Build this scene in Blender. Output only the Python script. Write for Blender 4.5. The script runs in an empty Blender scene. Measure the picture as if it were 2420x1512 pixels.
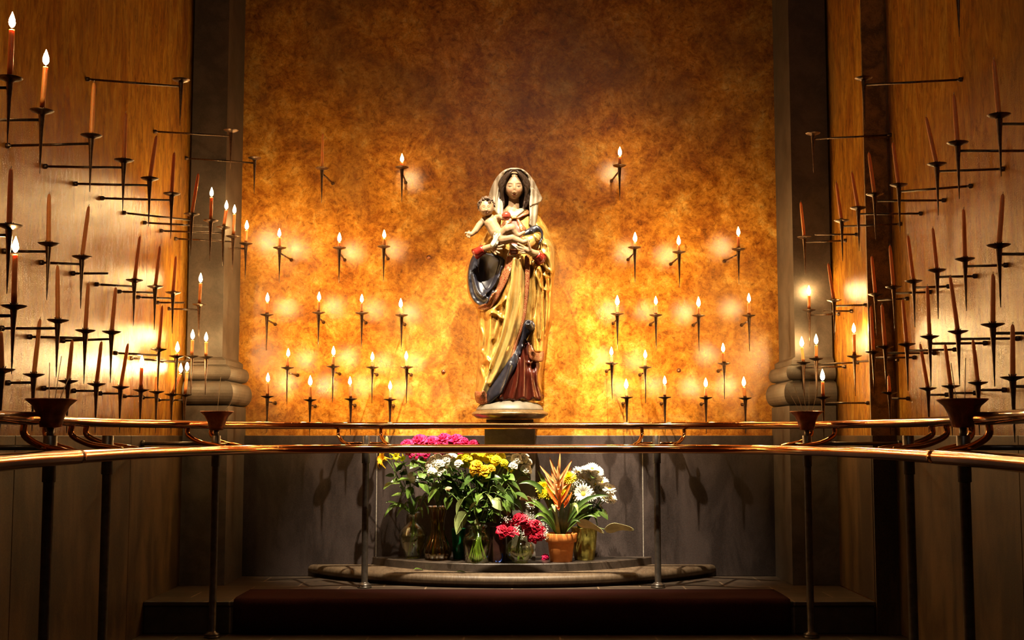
import bpy, bmesh, math, random
from mathutils import Vector, Matrix, noise, Quaternion
from mathutils.geometry import delaunay_2d_cdt
PI = math.pi
random.seed(7)
SC = bpy.context.scene
COL = SC.collection

# ------------------------------------------------------------ camera, world, lights
F = 2988.0                       # focal length in pixels of the 2420 x 1512 frame
PITCH = math.atan(273.0 / F)
EYE = 1.30
cam = bpy.data.objects.new('camera', bpy.data.cameras.new('camera'))
COL.objects.link(cam)
cam.location = (0, 0, EYE)
cam.rotation_euler = (PI / 2 + PITCH, 0, 0)
cam.data.sensor_width = 36
cam.data.lens = 36 * F / 2420
cam.data.clip_start = 0.05
SC.camera = cam
SC.view_settings.view_transform = 'Standard'
SC.view_settings.look = 'None'
SC.view_settings.gamma = 1
SC.view_settings.use_curve_mapping = False
SC.view_settings.exposure = 0.0
w = bpy.data.worlds.new('world'); SC.world = w
w.use_nodes = True
w.node_tree.nodes['Background'].inputs[0].default_value = (1.0, 0.72, 0.42, 1)
w.node_tree.nodes['Background'].inputs[1].default_value = 0.016
SC.cycles.use_light_tree = True
SC.cycles.max_bounces = 6
SC.cycles.diffuse_bounces = 2
SC.cycles.glossy_bounces = 3
SC.cycles.transparent_max_bounces = 16
SC.cycles.caustics_reflective = False
SC.cycles.caustics_refractive = False
SC.cycles.sample_clamp_indirect = 4.0

FLAME = 330.0                     # emission strength of a candle flame
def spot(name, loc, aim, watts, size, blend, col, radius=0.05):
    l = bpy.data.lights.new(name, 'SPOT')
    l.energy = watts; l.spot_size = math.radians(size); l.spot_blend = blend
    l.color = col; l.shadow_soft_size = radius
    o = bpy.data.objects.new(name, l); COL.objects.link(o)
    o.location = loc
    o.rotation_euler = (Vector(aim) - Vector(loc)).to_track_quat('-Z', 'Y').to_euler()
    return o
# the chapel's two ceiling spotlights, crossing on the statue and the flowers
spot('ceiling_spotlight', (0.72, 6.9, 6.9), (-0.12, 9.75, 1.15), 5400, 27, 0.85, (1.0, 0.84, 0.60))
spot('ceiling_spotlight', (-1.05, 6.9, 6.9), (0.25, 9.75, 1.10), 4800, 26, 0.85, (1.0, 0.84, 0.60))

# the dim cool lamp of the nave, high up behind the visitors
l = bpy.data.lights.new('nave_lamp', 'POINT'); l.energy = 38; l.color = (1.0, 0.86, 0.72); l.shadow_soft_size = 0.25
o = bpy.data.objects.new('nave_lamp', l); COL.objects.link(o); o.location = (0.4, 1.0, 5.6)

# ------------------------------------------------------------ pixel -> place
def ray(px, py):
    x = (px - 1210.0) / F; y = (756.0 - py) / F
    cp, sp = math.cos(PITCH), math.sin(PITCH)
    return Vector((x, cp - y * sp, sp + y * cp))
def P(px, py, Y):
    d = ray(px, py); t = Y / d.y
    return Vector((d.x * t, Y, EYE + d.z * t))
def PXW(px, py, X):
    d = ray(px, py); t = X / d.x
    return Vector((X, d.y * t, EYE + d.z * t))

# ------------------------------------------------------------ mesh helpers
class MB:
    def __init__(s): s.v = []; s.f = []; s.c = []
    def add(s, vs, fs, col=None):
        n = len(s.v); s.v += [tuple(p) for p in vs]
        s.f += [tuple(i + n for i in f) for f in fs]
        s.c += [col or (1, 1, 1)] * len(vs)
        return s
    def box(s, x0, x1, y0, y1, z0, z1):
        return s.add([(x0,y0,z0),(x1,y0,z0),(x1,y1,z0),(x0,y1,z0),(x0,y0,z1),(x1,y0,z1),(x1,y1,z1),(x0,y1,z1)],
              [(0,3,2,1),(4,5,6,7),(0,1,5,4),(1,2,6,5),(2,3,7,6),(3,0,4,7)])
    def lathe(s, prof, c=(0,0,0), n=24, M=None, col=None, flute=None, caps=True):
        vs = []; fs = []
        for k, (r, z) in enumerate(prof):
            for i in range(n):
                a = 2 * PI * i / n
                rr = r * (1 + (flute(i, k) if flute else 0))
                p = Vector((rr * math.cos(a), rr * math.sin(a), z))
                if M: p = M @ p
                vs.append(p + Vector(c))
        for k in range(len(prof) - 1):
            for i in range(n):
                j = (i + 1) % n
                fs.append((k*n+i, k*n+j, (k+1)*n+j, (k+1)*n+i))
        if caps:
            fs.append(tuple(reversed(range(n)))); fs.append(tuple(range((len(prof)-1)*n, len(prof)*n)))
        return s.add(vs, fs, col)
    def tube(s, pts, r, n=10, col=None):
        pts = [Vector(p) for p in pts]; N = len(pts)
        rs = r if isinstance(r, (list, tuple)) else [r] * N
        t0 = (pts[1] - pts[0]).normalized()
        up = Vector((0,0,1)) if abs(t0.z) < 0.9 else Vector((1,0,0))
        nrm = t0.cross(up).normalized(); vs = []
        for i in range(N):
            t = (pts[min(i+1,N-1)] - pts[max(i-1,0)]).normalized()
            nrm = (nrm - t * nrm.dot(t)).normalized(); b = t.cross(nrm)
            for k in range(n):
                a = 2*PI*k/n
                vs.append(pts[i] + (nrm*math.cos(a) + b*math.sin(a)) * rs[i])
        fs = [(i*n+k, i*n+(k+1)%n, (i+1)*n+(k+1)%n, (i+1)*n+k) for i in range(N-1) for k in range(n)]
        fs += [tuple(reversed(range(n))), tuple(range((N-1)*n, N*n))]
        return s.add(vs, fs, col)
    def ball(s, c, r, n=16, m=10, col=None, M=None):
        if not isinstance(r, (tuple, list)): r = (r, r, r)
        c = Vector(c); vs = [c + (M @ Vector((0,0,-r[2])) if M else Vector((0,0,-r[2])))]
        for j in range(1, m):
            a = -PI/2 + PI*j/m
            for i in range(n):
                b = 2*PI*i/n
                p = Vector((r[0]*math.cos(a)*math.cos(b), r[1]*math.cos(a)*math.sin(b), r[2]*math.sin(a)))
                vs.append(c + (M @ p if M else p))
        vs.append(c + (M @ Vector((0,0,r[2])) if M else Vector((0,0,r[2]))))
        fs = [(0, 1+(i+1)%n, 1+i) for i in range(n)]
        for j in range(m-2):
            for i in range(n):
                fs.append((1+j*n+i, 1+j*n+(i+1)%n, 1+(j+1)*n+(i+1)%n, 1+(j+1)*n+i))
        L = len(vs)-1; o = 1+(m-2)*n
        fs += [(o+i, o+(i+1)%n, L) for i in range(n)]
        return s.add(vs, fs, col)
    def sheet(s, rows, col=None, cols=None, close=False):
        m = len(rows[0]); n0 = len(s.v)
        vs = [p for r in rows for p in r]
        fs = [(j*m+i, j*m+i+1, (j+1)*m+i+1, (j+1)*m+i) for j in range(len(rows)-1) for i in range(m-1)]
        if close: fs += [(j*m+m-1, j*m, (j+1)*m, (j+1)*m+m-1) for j in range(len(rows)-1)]
        s.add(vs, fs, col)
        if cols: s.c[n0:] = cols
        return s
    def build(s, name, mat, parent=None, smooth=True, solid=0, bevel=0, seg=2, sub=0):
        me = bpy.data.meshes.new(name)
        me.from_pydata(s.v, [], s.f)
        if any(c != (1,1,1) for c in s.c):
            at = me.color_attributes.new('paint', 'FLOAT_COLOR', 'POINT')
            at.data.foreach_set('color', [x for c in s.c for x in (c[0], c[1], c[2], 1.0)])
        me.update()
        if smooth: me.shade_smooth()
        me.materials.append(mat)
        o = bpy.data.objects.new(name, me); COL.objects.link(o)
        if parent: o.parent = parent
        if solid:
            m = o.modifiers.new('t', 'SOLIDIFY'); m.thickness = solid; m.offset = 0
        if bevel:
            m = o.modifiers.new('b', 'BEVEL'); m.width = bevel; m.segments = seg; m.limit_method = 'ANGLE'
        if sub:
            m = o.modifiers.new('s', 'SUBSURF'); m.levels = sub; m.render_levels = sub
        return o
def tag(o, label=None, cat=None, group=None, kind=None):
    for k, v in (('label', label), ('category', cat), ('group', group), ('kind', kind)):
        if v: o[k] = v
    return o
def thing(name, loc, label, cat, group=None):
    o = bpy.data.objects.new(name, None); COL.objects.link(o)
    o.location = loc; o.empty_display_size = 0.05
    return tag(o, label, cat, group)
def struct(o): o['kind'] = 'structure'; return o
def copy_part(src, parent):
    c = src.copy(); COL.objects.link(c); c.parent = parent
    return c
def spline(pts, k=6, closed=False):
    pts = [Vector(p) for p in pts]; N = len(pts); out = []
    rng = range(N if closed else N-1)
    for i in rng:
        g = (lambda j: pts[j % N]) if closed else (lambda j: pts[max(0, min(N-1, j))])
        p0, p1, p2, p3 = g(i-1), g(i), g(i+1), g(i+2)
        for q in range(k):
            t = q / k
            out.append(0.5*((2*p1) + (p2-p0)*t + (2*p0-5*p1+4*p2-p3)*t*t + (3*p1-p0-3*p2+p3)*t**3))
    if not closed: out.append(pts[-1])
    return out
def sm(a, b, x):
    t = max(0, min(1, (x-a)/(b-a))) if b != a else 0
    return t*t*(3-2*t)
def lerp_table(tb, x):
    if x <= tb[0][0]: return tb[0][1:]
    for a, b in zip(tb, tb[1:]):
        if x <= b[0]:
            t = (x-a[0])/(b[0]-a[0])
            return tuple(p+(q-p)*t for p, q in zip(a[1:], b[1:]))
    return tb[-1][1:]

# ------------------------------------------------------------ materials
def newmat(name):
    m = bpy.data.materials.new(name); m.use_nodes = True
    return m, m.node_tree, m.node_tree.nodes['Principled BSDF']
def ramp(nt, fac, stops):
    r = nt.nodes.new('ShaderNodeValToRGB'); cr = r.color_ramp
    while len(cr.elements) < len(stops): cr.elements.new(0.5)
    for e, (p, c) in zip(cr.elements, stops): e.position = p; e.color = (*c, 1)
    nt.links.new(fac, r.inputs[0]); return r.outputs[0]
def tnoise(nt, scale, detail=6, rough=0.6, dist=0.0, stretch=(1,1,1), off=(0,0,0)):
    tc = nt.nodes.new('ShaderNodeTexCoord'); mp = nt.nodes.new('ShaderNodeMapping')
    mp.inputs['Scale'].default_value = stretch; mp.inputs['Location'].default_value = off
    n = nt.nodes.new('ShaderNodeTexNoise')
    n.inputs['Scale'].default_value = scale; n.inputs['Detail'].default_value = detail
    n.inputs['Roughness'].default_value = rough; n.inputs['Distortion'].default_value = dist
    nt.links.new(tc.outputs['Object'], mp.inputs[0]); nt.links.new(mp.outputs[0], n.inputs[0])
    return n.outputs[0]
def mixc(nt, fac, a, b, mode='MIX'):
    m = nt.nodes.new('ShaderNodeMix'); m.data_type = 'RGBA'; m.blend_type = mode
    for sock, v in ((m.inputs[0], fac), (m.inputs[6], a), (m.inputs[7], b)):
        if hasattr(v, 'is_output'): nt.links.new(v, sock)
        elif isinstance(v, (int, float)): sock.default_value = v
        else: sock.default_value = (*v, 1)
    return m.outputs[2]
def bump(nt, bs, h, strength, dist=0.01):
    b = nt.nodes.new('ShaderNodeBump'); b.inputs['Strength'].default_value = strength
    b.inputs['Distance'].default_value = dist
    nt.links.new(h, b.inputs['Height']); nt.links.new(b.outputs[0], bs.inputs['Normal'])
def simple(name, col, rough=0.5, metal=0.0, var=0.25, scale=20, bmp=0.0, stretch=(1,1,1), spec=0.5, **kw):
    m, nt, bs = newmat(name)
    n = tnoise(nt, scale, 5, 0.6, 0.3, stretch)
    lo = tuple(c*(1-var) for c in col); hi = tuple(min(1, c*(1+var)) for c in col)
    nt.links.new(ramp(nt, n, [(0.3, lo), (0.7, hi)]), bs.inputs['Base Color'])
    bs.inputs['Roughness'].default_value = rough; bs.inputs['Metallic'].default_value = metal
    bs.inputs['Specular IOR Level'].default_value = spec
    if bmp: bump(nt, bs, n, bmp)
    for k, v in kw.items(): bs.inputs[k.replace('_', ' ')].default_value = v
    return m
def painted(name, rough=0.45, var=0.15, spec=0.4, scale=60):
    m, nt, bs = newmat(name)
    a = nt.nodes.new('ShaderNodeAttribute'); a.attribute_name = 'paint'
    n = tnoise(nt, scale, 4, 0.6)
    c = mixc(nt, 1.0, a.outputs['Color'], ramp(nt, n, [(0.3, (1-var,)*3), (0.7, (1,1,1))]), 'MULTIPLY')
    nt.links.new(c, bs.inputs['Base Color'])
    bs.inputs['Roughness'].default_value = rough; bs.inputs['Specular IOR Level'].default_value = spec
    return m

def plaster(name, streak, off):
    m, nt, bs = newmat(name)
    if streak:
        a = tnoise(nt, 3.6, 9, 0.72, 1.4, (1.2, 1.2, 0.34), off)
        b = tnoise(nt, 16, 8, 0.78, 1.2, (1, 1, 0.3), off)
    else:
        a = tnoise(nt, 4.2, 13, 0.80, 0.35, (1, 1, 1), off)
        b = tnoise(nt, 22, 9, 0.82, 0.7, (1, 1, 1), off)
    big = tnoise(nt, 0.9, 5, 0.6, 0.3, (1, 1, 0.8), off)
    st0, st1, st2, st3 = (0.22, 0.38, 0.54, 0.78) if streak else (0.30, 0.43, 0.54, 0.70)
    c = ramp(nt, a, [(st0, (0.13, 0.034, 0.004)), (st1, (0.40, 0.13, 0.010)), (st2, (0.54, 0.24, 0.024) if streak else (0.70, 0.30, 0.03)), (st3, (0.74, 0.44, 0.075) if streak else (0.98, 0.65, 0.19))])
    d = ramp(nt, b, [(0.36, (0.50, 0.40, 0.30) if streak else (0.30, 0.22, 0.15)), (0.47, (0.80, 0.76, 0.70)), (0.62, (1.15, 1.12, 1.05))])
    c2 = mixc(nt, 1.0, c, d, 'MULTIPLY')
    g = ramp(nt, big, [(0.28, (0.75,)*3), (0.5, (0.15,)*3), (0.72, (0,)*3)])
    c3 = mixc(nt, g, c2, (0.20, 0.11, 0.05))
    nt.links.new(c3, bs.inputs['Base Color'])
    bs.inputs['Roughness'].default_value = 0.20 if streak else 0.15
    bs.inputs['Specular IOR Level'].default_value = 0.55
    f = tnoise(nt, 160, 3, 0.6)
    bump(nt, bs, f, 0.5 if streak else 0.3, 0.003)
    return m
M_back = plaster('mottled_gold_plaster', False, (3.1, 0, 1.7))
M_side = plaster('streaked_gold_plaster', True, (0.7, 2.2, 0.3))
def stone(name, c0, c1, rough, scale=5, stretch=(1,1,1), bmp=0.15):
    m, nt, bs = newmat(name)
    a = tnoise(nt, scale, 8, 0.65, 0.4, stretch); b = tnoise(nt, 120, 3, 0.6)
    c = mixc(nt, 0.35, ramp(nt, a, [(0.42, c0), (0.60, c1)]), ramp(nt, b, [(0.35, c0), (0.7, c1)]))
    nt.links.new(c, bs.inputs['Base Color']); bs.inputs['Roughness'].default_value = rough
    bump(nt, bs, b, bmp, 0.004)
    return m
M_dado = stone('dark_slate_dado', (0.020, 0.0135, 0.012), (0.070, 0.050, 0.045), 0.42, 4, (1, 1, 0.35))
M_dadoS = stone('dark_side_dado', (0.022, 0.012, 0.005), (0.15, 0.085, 0.034), 0.45, 2.8, (1, 1, 0.3))
M_pil = stone('grey_pilaster_stone', (0.055, 0.043, 0.034), (0.105, 0.082, 0.066), 0.55, 6)
M_stripS = stone('dark_mottled_render', (0.09, 0.055, 0.015), (0.45, 0.24, 0.06), 0.5, 9)
M_pillar = stone('grey_pillar_stone', (0.11, 0.092, 0.075), (0.19, 0.16, 0.135), 0.6, 8)
M_slab = stone('dark_slab_stone', (0.028, 0.02, 0.014), (0.065, 0.046, 0.035), 0.38, 6)
M_mortar = simple('pale_mortar', (0.33, 0.29, 0.24), 0.8, var=0.4, scale=60)
M_iron = simple('black_iron', (0.13, 0.085, 0.06), 0.30, 0.9, 0.4, 60, 0.1)
M_post = simple('dark_bronze_post', (0.115, 0.095, 0.08), 0.36, 0.7, 0.3, 25)
M_brass = simple('polished_copper_rail', (0.48, 0.21, 0.075), 0.12, 1.0, 0.14, 9, stretch=(1,1,1))
M_bowl = simple('dark_copper_bowl', (0.32, 0.13, 0.07), 0.34, 0.9, 0.4, 22)
M_wax = simple('orange_wax', (0.97, 0.38, 0.11), 0.4, 0, 0.08, 30, Subsurface_Weight=0.5, Subsurface_Scale=0.02)
M_waxtip = simple('pale_wick', (0.75, 0.62, 0.5), 0.8, 0, 0.1)
M_wick = simple('burnt_wick', (0.03, 0.02, 0.02), 0.9)
M_carpet = simple('dark_red_carpet', (0.03, 0.006, 0.005), 0.95, 0, 0.35, 150, 0.4, spec=0.1)
def emis(name, col, s):
    m, nt, bs = newmat(name)
    bs.inputs['Base Color'].default_value = (0, 0, 0, 1)
    bs.inputs['Emission Color'].default_value = (*col, 1); bs.inputs['Emission Strength'].default_value = s
    return m
M_flame = emis('candle_flame', (1.0, 0.63, 0.24), FLAME)
def tiles(name, sx, sy):
    m, nt, bs = newmat(name)
    tc = nt.nodes.new('ShaderNodeTexCoord'); br = nt.nodes.new('ShaderNodeTexBrick')
    nt.links.new(tc.outputs['Object'], br.inputs[0])
    br.inputs['Color1'].default_value = (0.050, 0.034, 0.022, 1); br.inputs['Color2'].default_value = (0.075, 0.05, 0.034, 1)
    br.inputs['Mortar'].default_value = (0.22, 0.15, 0.09, 1)
    br.inputs['Scale'].default_value = 1; br.inputs['Brick Width'].default_value = sx
    br.inputs['Row Height'].default_value = sy; br.inputs['Mortar Size'].default_value = 0.006
    n = tnoise(nt, 14, 5)
    nt.links.new(mixc(nt, 1.0, br.outputs[0], ramp(nt, n, [(0.3, (0.6,)*3), (0.7, (1.2,)*3)]), 'MULTIPLY'), bs.inputs['Base Color'])
    bs.inputs['Roughness'].default_value = 0.45
    return m
M_tile = tiles('slate_floor_tiles', 0.62, 0.31)
def marble():
    m, nt, bs = newmat('brown_streaked_marble')
    a = tnoise(nt, 9, 7, 0.7, 0.6, (1, 0.12, 1)); b = tnoise(nt, 60, 4, 0.7, 0, (1, 0.2, 0.2))
    c = mixc(nt, 0.45, ramp(nt, a, [(0.3, (0.05, 0.026, 0.013)), (0.5, (0.085, 0.052, 0.026)), (0.7, (0.15, 0.10, 0.055))]),
             ramp(nt, b, [(0.3, (0.045, 0.026, 0.014)), (0.7, (0.16, 0.115, 0.075))]))
    nt.links.new(c, bs.inputs['Base Color']); bs.inputs['Roughness'].default_value = 0.5
    bump(nt, bs, b, 0.5, 0.004)
    return m
M_marble = marble()

# ------------------------------------------------------------ the chapel
XL, XR, XR2 = -2.43, 2.395, 2.55
YJ, YP, YB = 8.46, 9.43, 10.0
HT, DT, PF = 7.5, 1.30, 0.212          # wall height, dado top, platform height
struct(MB().box(-6, 6, -1, 12, -0.2, 0).build('floor', M_tile, smooth=False))
struct(MB().box(XL-0.02, XR2, YB, YB+0.3, 0, HT).build('wall_back', M_back, smooth=False))
struct(MB().box(XL-0.32, XL-0.02, 2.0, YB+0.3, 0, HT).build('wall_left', M_side, smooth=False))
struct(MB().add([(XR+.02,YB+.3,0),(XR+.02,YJ+.02,0),(XR2+.02,YJ+.02,0),(XR2+.02,2.0,0),(XR2+.4,2.0,0),(XR2+.4,YB+.3,0),
                 (XR+.02,YB+.3,HT),(XR+.02,YJ+.02,HT),(XR2+.02,YJ+.02,HT),(XR2+.02,2.0,HT),(XR2+.4,2.0,HT),(XR2+.4,YB+.3,HT)],
                [(0,1,7,6),(1,2,8,7),(2,3,9,8),(3,4,10,9),(4,5,11,10),(5,0,6,11),(6,7,8,9,10,11)]).build('wall_right', M_side, smooth=False))
struct(MB().box(XR+.0, XR2+.0, YJ, YJ+.02, DT, HT).build('trim_1', M_stripS, smooth=False))
# dado slabs, a slab of stone per panel with pale joints on the back wall
b = MB()
for x0, x1 in ((-2.2, -1.062), (-1.056, 1.020), (1.026, 2.2)):
    b.box(x0, x1, YB-.035, YB, PF, DT)
bb = struct(b.build('baseboard_back', M_dado, smooth=False, bevel=.003))
MB().box(-1.062, -1.056, YB-.033, YB, PF, DT-.004).box(1.020, 1.026, YB-.033, YB, PF, DT-.004).build('mortar_joint', M_mortar, bb, smooth=False)
b = MB(); ys = [2.0, 3.7, 6.215, 8.105, YP]
for y0, y1 in zip(ys, ys[1:]): b.box(XL-.02, XL, y0+.003, y1-.003, 0, DT)
struct(b.build('baseboard_left', M_dadoS, smooth=False, bevel=.003))
b = MB()
b.box(XR, XR+.02, YJ+.0, YP, PF, DT).box(XR, XR2, YJ-.02, YJ+.02, 0, DT)
ys = [2.0, 3.9, 6.4, YJ-.02]
for y0, y1 in zip(ys, ys[1:]): b.box(XR2-.0, XR2+.02, y0+.003, y1-.003, 0, DT)
struct(b.build('baseboard_right', M_dadoS, smooth=False, bevel=.003))
# pilasters with a double roll moulding
def pilaster(name, s, xw, xc):
    prof = [(0.0, HT), (0.0, 1.885), (0.035, 1.86), (0.035, 1.825)]
    def roll(z0, z1, base, out):
        return [(base+out*math.sin(PI*i/12)**0.75, z0+(z1-z0)*(0.5-0.5*math.cos(PI*i/12))) for i in range(13)]
    prof += roll(1.822, 1.708, 0.03, 0.055) + roll(1.702, 1.525, 0.03, 0.08) + [(0.065, 1.52), (0.065, PF)]
    m = MB(); rows = []
    for o, z in prof:
        rows.append([(xw, YP-o, z), (xc+s*o, YP-o, z), (xc+s*o, YB, z)])
    m.sheet([[Vector(p) for p in r] for r in rows])
    # back side closes the block
    m.sheet([[Vector((xw, YP-o, z)), Vector((xw, YB, z))] for o, z in prof])
    return struct(m.build(name, M_pil, smooth=False))
pilaster('trim_2', 1, XL, -2.165)
pilaster('trim_3', -1, XR, 2.115)
# raised platform with a slim nosing
pl = MB().box(XL+.001, XR-.001, YJ+.02, YB-.001, .001, PF-.03).box(XL+.001, XR-.001, YJ, YB-.001, PF-.03, PF-.001).build('stone_platform', M_tile, smooth=False, bevel=.006)
tag(pl, 'low dark tiled stone platform across the back of the alcove', 'platform')
# carpet over the step
rows = []
for x in [-1.83 + 3.66*i/60 for i in range(61)]:
    wv = 0.004*math.sin(x*9) + 0.003*math.sin(x*23)
    rows.append([Vector((x, 8.98, PF+.012)), Vector((x, 8.75, PF+.014)), Vector((x, 8.52, PF+.014+wv*.3)), Vector((x, 8.455, PF+.010)),
                 Vector((x, 8.435+wv, PF-.02)), Vector((x, 8.43+wv, .12)), Vector((x, 8.43+wv, 0.012))])
tag(MB().sheet(rows).build('carpet_runner', M_carpet, solid=.012), 'dark red carpet runner draped over the platform step', 'carpet')
# half-round steps against the wall
def half_oval(name, a, bdep, z0, z1, mat, nose, label):
    m = MB(); n = 72
    if nose: prof = [(-.05, z0), (-.045, z0+.024)] + [(-.028+.028*math.sin(PI*i/10), z0+.024+(z1-z0-.026)*(0.5-.5*math.cos(PI*i/10))) for i in range(11)] + [(-.03, z1)]
    else: prof = [(0, z0), (0, z1-.006), (-.006, z1)]
    rows = []
    for o, z in prof:
        rr = (a*a+bdep*bdep)/(2*bdep); cy = YB-.036-bdep+rr
        th = math.acos(max(-1, min(1, (rr-bdep)/(rr+o))))
        rows.append([Vector(((rr+o)*math.sin(-th+2*th*i/n), cy-(rr+o)*math.cos(-th+2*th*i/n), z)) for i in range(n+1)])
    m.sheet(rows)
    N = len(m.v); c = m.add([(0, YB-.036, z1)], [])
    k = (len(prof)-1)*(n+1)
    m.f += [(k+i, k+i+1, N) for i in range(n)]
    m.f.append(tuple(range(n, -1, -1)))
    return tag(m.build(name, mat, smooth=bool(nose)), label, 'step')
half_oval('curved_step', 1.585, .80, PF, .303, M_marble, True, 'wide half-round brown marble step with rounded edge on the platform')
half_oval('curved_slab', 1.085, .575, .303, .363, M_slab, False, 'smaller half-round dark stone slab under the flower vases')
TOP = .363

# ------------------------------------------------------------ railing
RAIL = thing('copper_railing', (0, 9.2, PF), 'polished copper double handrail on dark posts running round the alcove', 'railing')
RAIL.location = (0, 0, 0)
ZL, ZU = 1.206, 1.372
def posts_for(s):
    return ([(-1.06, 9.22, PF), (-1.94, 8.33, 0), (-2.10, 6.60, 0), (-2.0, 5.5, 0)] if s < 0 else
            [(1.05, 9.22, PF), (1.935, 8.33, 0), (2.06, 6.60, 0), (1.955, 5.5, 0)])
lo_c = [(-1.93, 5.62), (-1.98, 6.6), (-1.96, 7.3), (-1.84, 8.12), (-1.55, 8.68), (-1.05, 8.98), (-.5, 9.03), (0, 9.04), (.5, 9.03), (1.04, 8.98), (1.54, 8.68), (1.83, 8.12), (1.92, 7.3), (1.94, 6.6), (1.88, 5.62)]
up_c = [(-2.12, 5.78), (-2.25, 6.6), (-2.24, 7.5), (-2.07, 8.42), (-1.68, 9.02), (-1.12, 9.34), (-.5, 9.39), (0, 9.4), (.5, 9.39), (1.11, 9.34), (1.67, 9.02), (2.06, 8.42), (2.22, 7.5), (2.22, 6.6), (2.09, 5.78)]
MB().tube(spline([(x, y, ZL) for x, y in lo_c], 8), .031, 20).build('lower_handrail', M_brass, RAIL)
MB().tube(spline([(x, y, ZU) for x, y in up_c], 8), .026, 20).build('upper_handrail', M_brass, RAIL)
def bracket(p, q, r=.0155):
    p, q = Vector(p), Vector(q)
    pts = spline([p, p+Vector((0,0,-.055)), p.lerp(q, .35)+Vector((0,0,-.055)), p.lerp(q, .75)+Vector((0,0,-.02)), q], 6)
    MB().tube(pts, r, 12).build('bracket', M_brass, RAIL)
def bowl(x, y):
    pr = [(.012, 0), (.045, .004), (.052, .03), (.060, .06), (.078, .095), (.104, .118), (.110, .124), (.107, .126), (.098, .119), (.072, .095), (.05, .06), (.03, .03)]
    bo = MB().lathe(pr, (x, y, 1.333), 36).build('incense_bowl', M_bowl, RAIL)
    MB().lathe([(.064, 0), (.064, .004)], (x, y, 1.333+.085), 24).build('sand', M_sand, bo, smooth=False)
M_sand = simple('grey_sand', (0.3, 0.25, 0.19), 0.95, scale=200)
INC = []
for s in (-1, 1):
    for i, (x, y, z0) in enumerate(posts_for(s)):
        pr = [(.052, 0), (.052, .008), (.045, .014), (.05, .022), (.032, .034), (.0235, .04), (.0235, 1.10-z0), (.029, 1.10-z0), (.029, 1.30-z0)]
        po = MB().lathe(pr, (x, y, z0), 24).build('post', M_post, RAIL)
        m = po.modifiers.new('b', 'BEVEL'); m.width = .002; m.limit_method = 'ANGLE'
        n = [Vector((-s*.35, -1, 0)), Vector((-s, -.75, 0)), Vector((-s, 0, 0)), Vector((-s, .1, 0))][i].normalized()   # towards the room
        t = Vector((-n.y, n.x, 0)) * (.155 if i == 0 else .13)
        c = Vector((x, y, 0))
        for sg in (-1, 1):
            if i == 3 and sg*t.y*1 < 0: pass
            u = c + t*sg
            # nearest points on the two handrails
            def near(cv, u):
                best = min(spline([(a, b, 0) for a, b in cv], 12), key=lambda v: (v-u).length); return best
            if i < 3 or t.y*sg > 0:
                a = near(up_c, u - n*.15); bq = near(lo_c, u + n*.13 + Vector((0, .0, 0)))
            else:
                a = Vector((x+s*.05, 5.34, 0)); bq = Vector((x-s*.08, 5.52, 0))
            bracket((a.x, a.y, ZU-.015), (bq.x, bq.y, ZL+.02), .0155 if i else .013)
        MB().tube([c+t*1.0+Vector((0,0,1.245)), c-t*1.0+Vector((0,0,1.245))], .008, 10).build('cross_bar', M_brass, RAIL)
        if i in (1, 3):
            MB().lathe([(.016, 0), (.016, .06)], (x, y, 1.28), 16).build('bowl_stem', M_post, RAIL)
            bowl(x, y); INC.append((x, y, i, s))
            MB().tube([(x, y, 1.248), ((XL if s < 0 else (XR2 if i == 3 else XR2)), y, 1.248)], .012, 12).build('stay_rod', M_post, RAIL)
            xw = XL if s < 0 else XR2
            MB().tube([(xw, y, 1.248), (xw-(.02 if s > 0 else -.02), y, 1.248)], .022, 14).build('wall_flange', M_post, RAIL)
    # the nearer lengths of rail
    k = 1.0 if s > 0 else 1.0
    xo = -.0 if s < 0 else -.045
    pts = [(s*(1.93+xo), 5.66), (s*(1.89+xo), 5.1), (s*(1.79+xo), 4.4), (s*(1.6+xo), 3.3), (s*1.45, 2.5)]
    MB().tube(spline([(a, b_, ZL) for a, b_ in pts], 8), .0325, 20).build('lower_handrail', M_brass, RAIL)
    pts = [(s*(2.03+xo), 5.40, ZU), (s*(2.04+xo), 5.25, ZU), (s*(1.99+xo), 4.9, ZU), (s*(1.88+xo), 4.4, ZU), (s*(1.7+xo), 3.3, ZU), (s*1.55, 2.5, ZU)]
    MB().tube(spline(pts, 8), .028, 20).build('upper_handrail', M_brass, RAIL)
    MB().ball((s*(2.03+xo), 5.40, ZU), .028).build('rail_end', M_brass, RAIL)

# ------------------------------------------------------------ sconces and candles
def make_sconce():
    sp = MB().lathe([(.0015, -.268), (.0035, -.22), (.0045, -.218), (.0042, -.20), (.0095, -.08), (.0145, -.012), (.0155, -.004), (.0155, .0)], n=14)
    sp = sp.build('spike', M_iron)
    pan = MB().lathe([(.013, -.012), (.020, -.007), (.032, -.003), (.045, .002), (.0505, .0065), (.0512, .0075), (.045, .0038), (.030, -.001), (.012, -.003)], n=24).build('drip_pan', M_iron)
    pr = MB()
    for k in range(4):
        a = PI/4 + k*PI/2; c, s_ = math.cos(a), math.sin(a)
        pr.tube([(c*.0135, s_*.0135, -.004), (c*.0135, s_*.0135, .012), (c*.0165, s_*.0165, .018)], .0022, 6)
    pr = pr.build('prongs', M_iron, pan)
    arm = MB().tube([(0, 0, 0), (0, 0, 1)], .0065, 10).build('arm', M_iron)
    ros = MB().lathe([(.0125, 0), (.0135, .004), (.0135, .018), (.0065, .022), (.0065, .03)], n=14).build('wall_rosette', M_iron)
    return sp, pan, pr, arm, ros
SP, PAN, PR, ARM, ROS = make_sconce()
first = [True]
def zrot(v): return v.to_track_quat('Z', 'Y')
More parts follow.
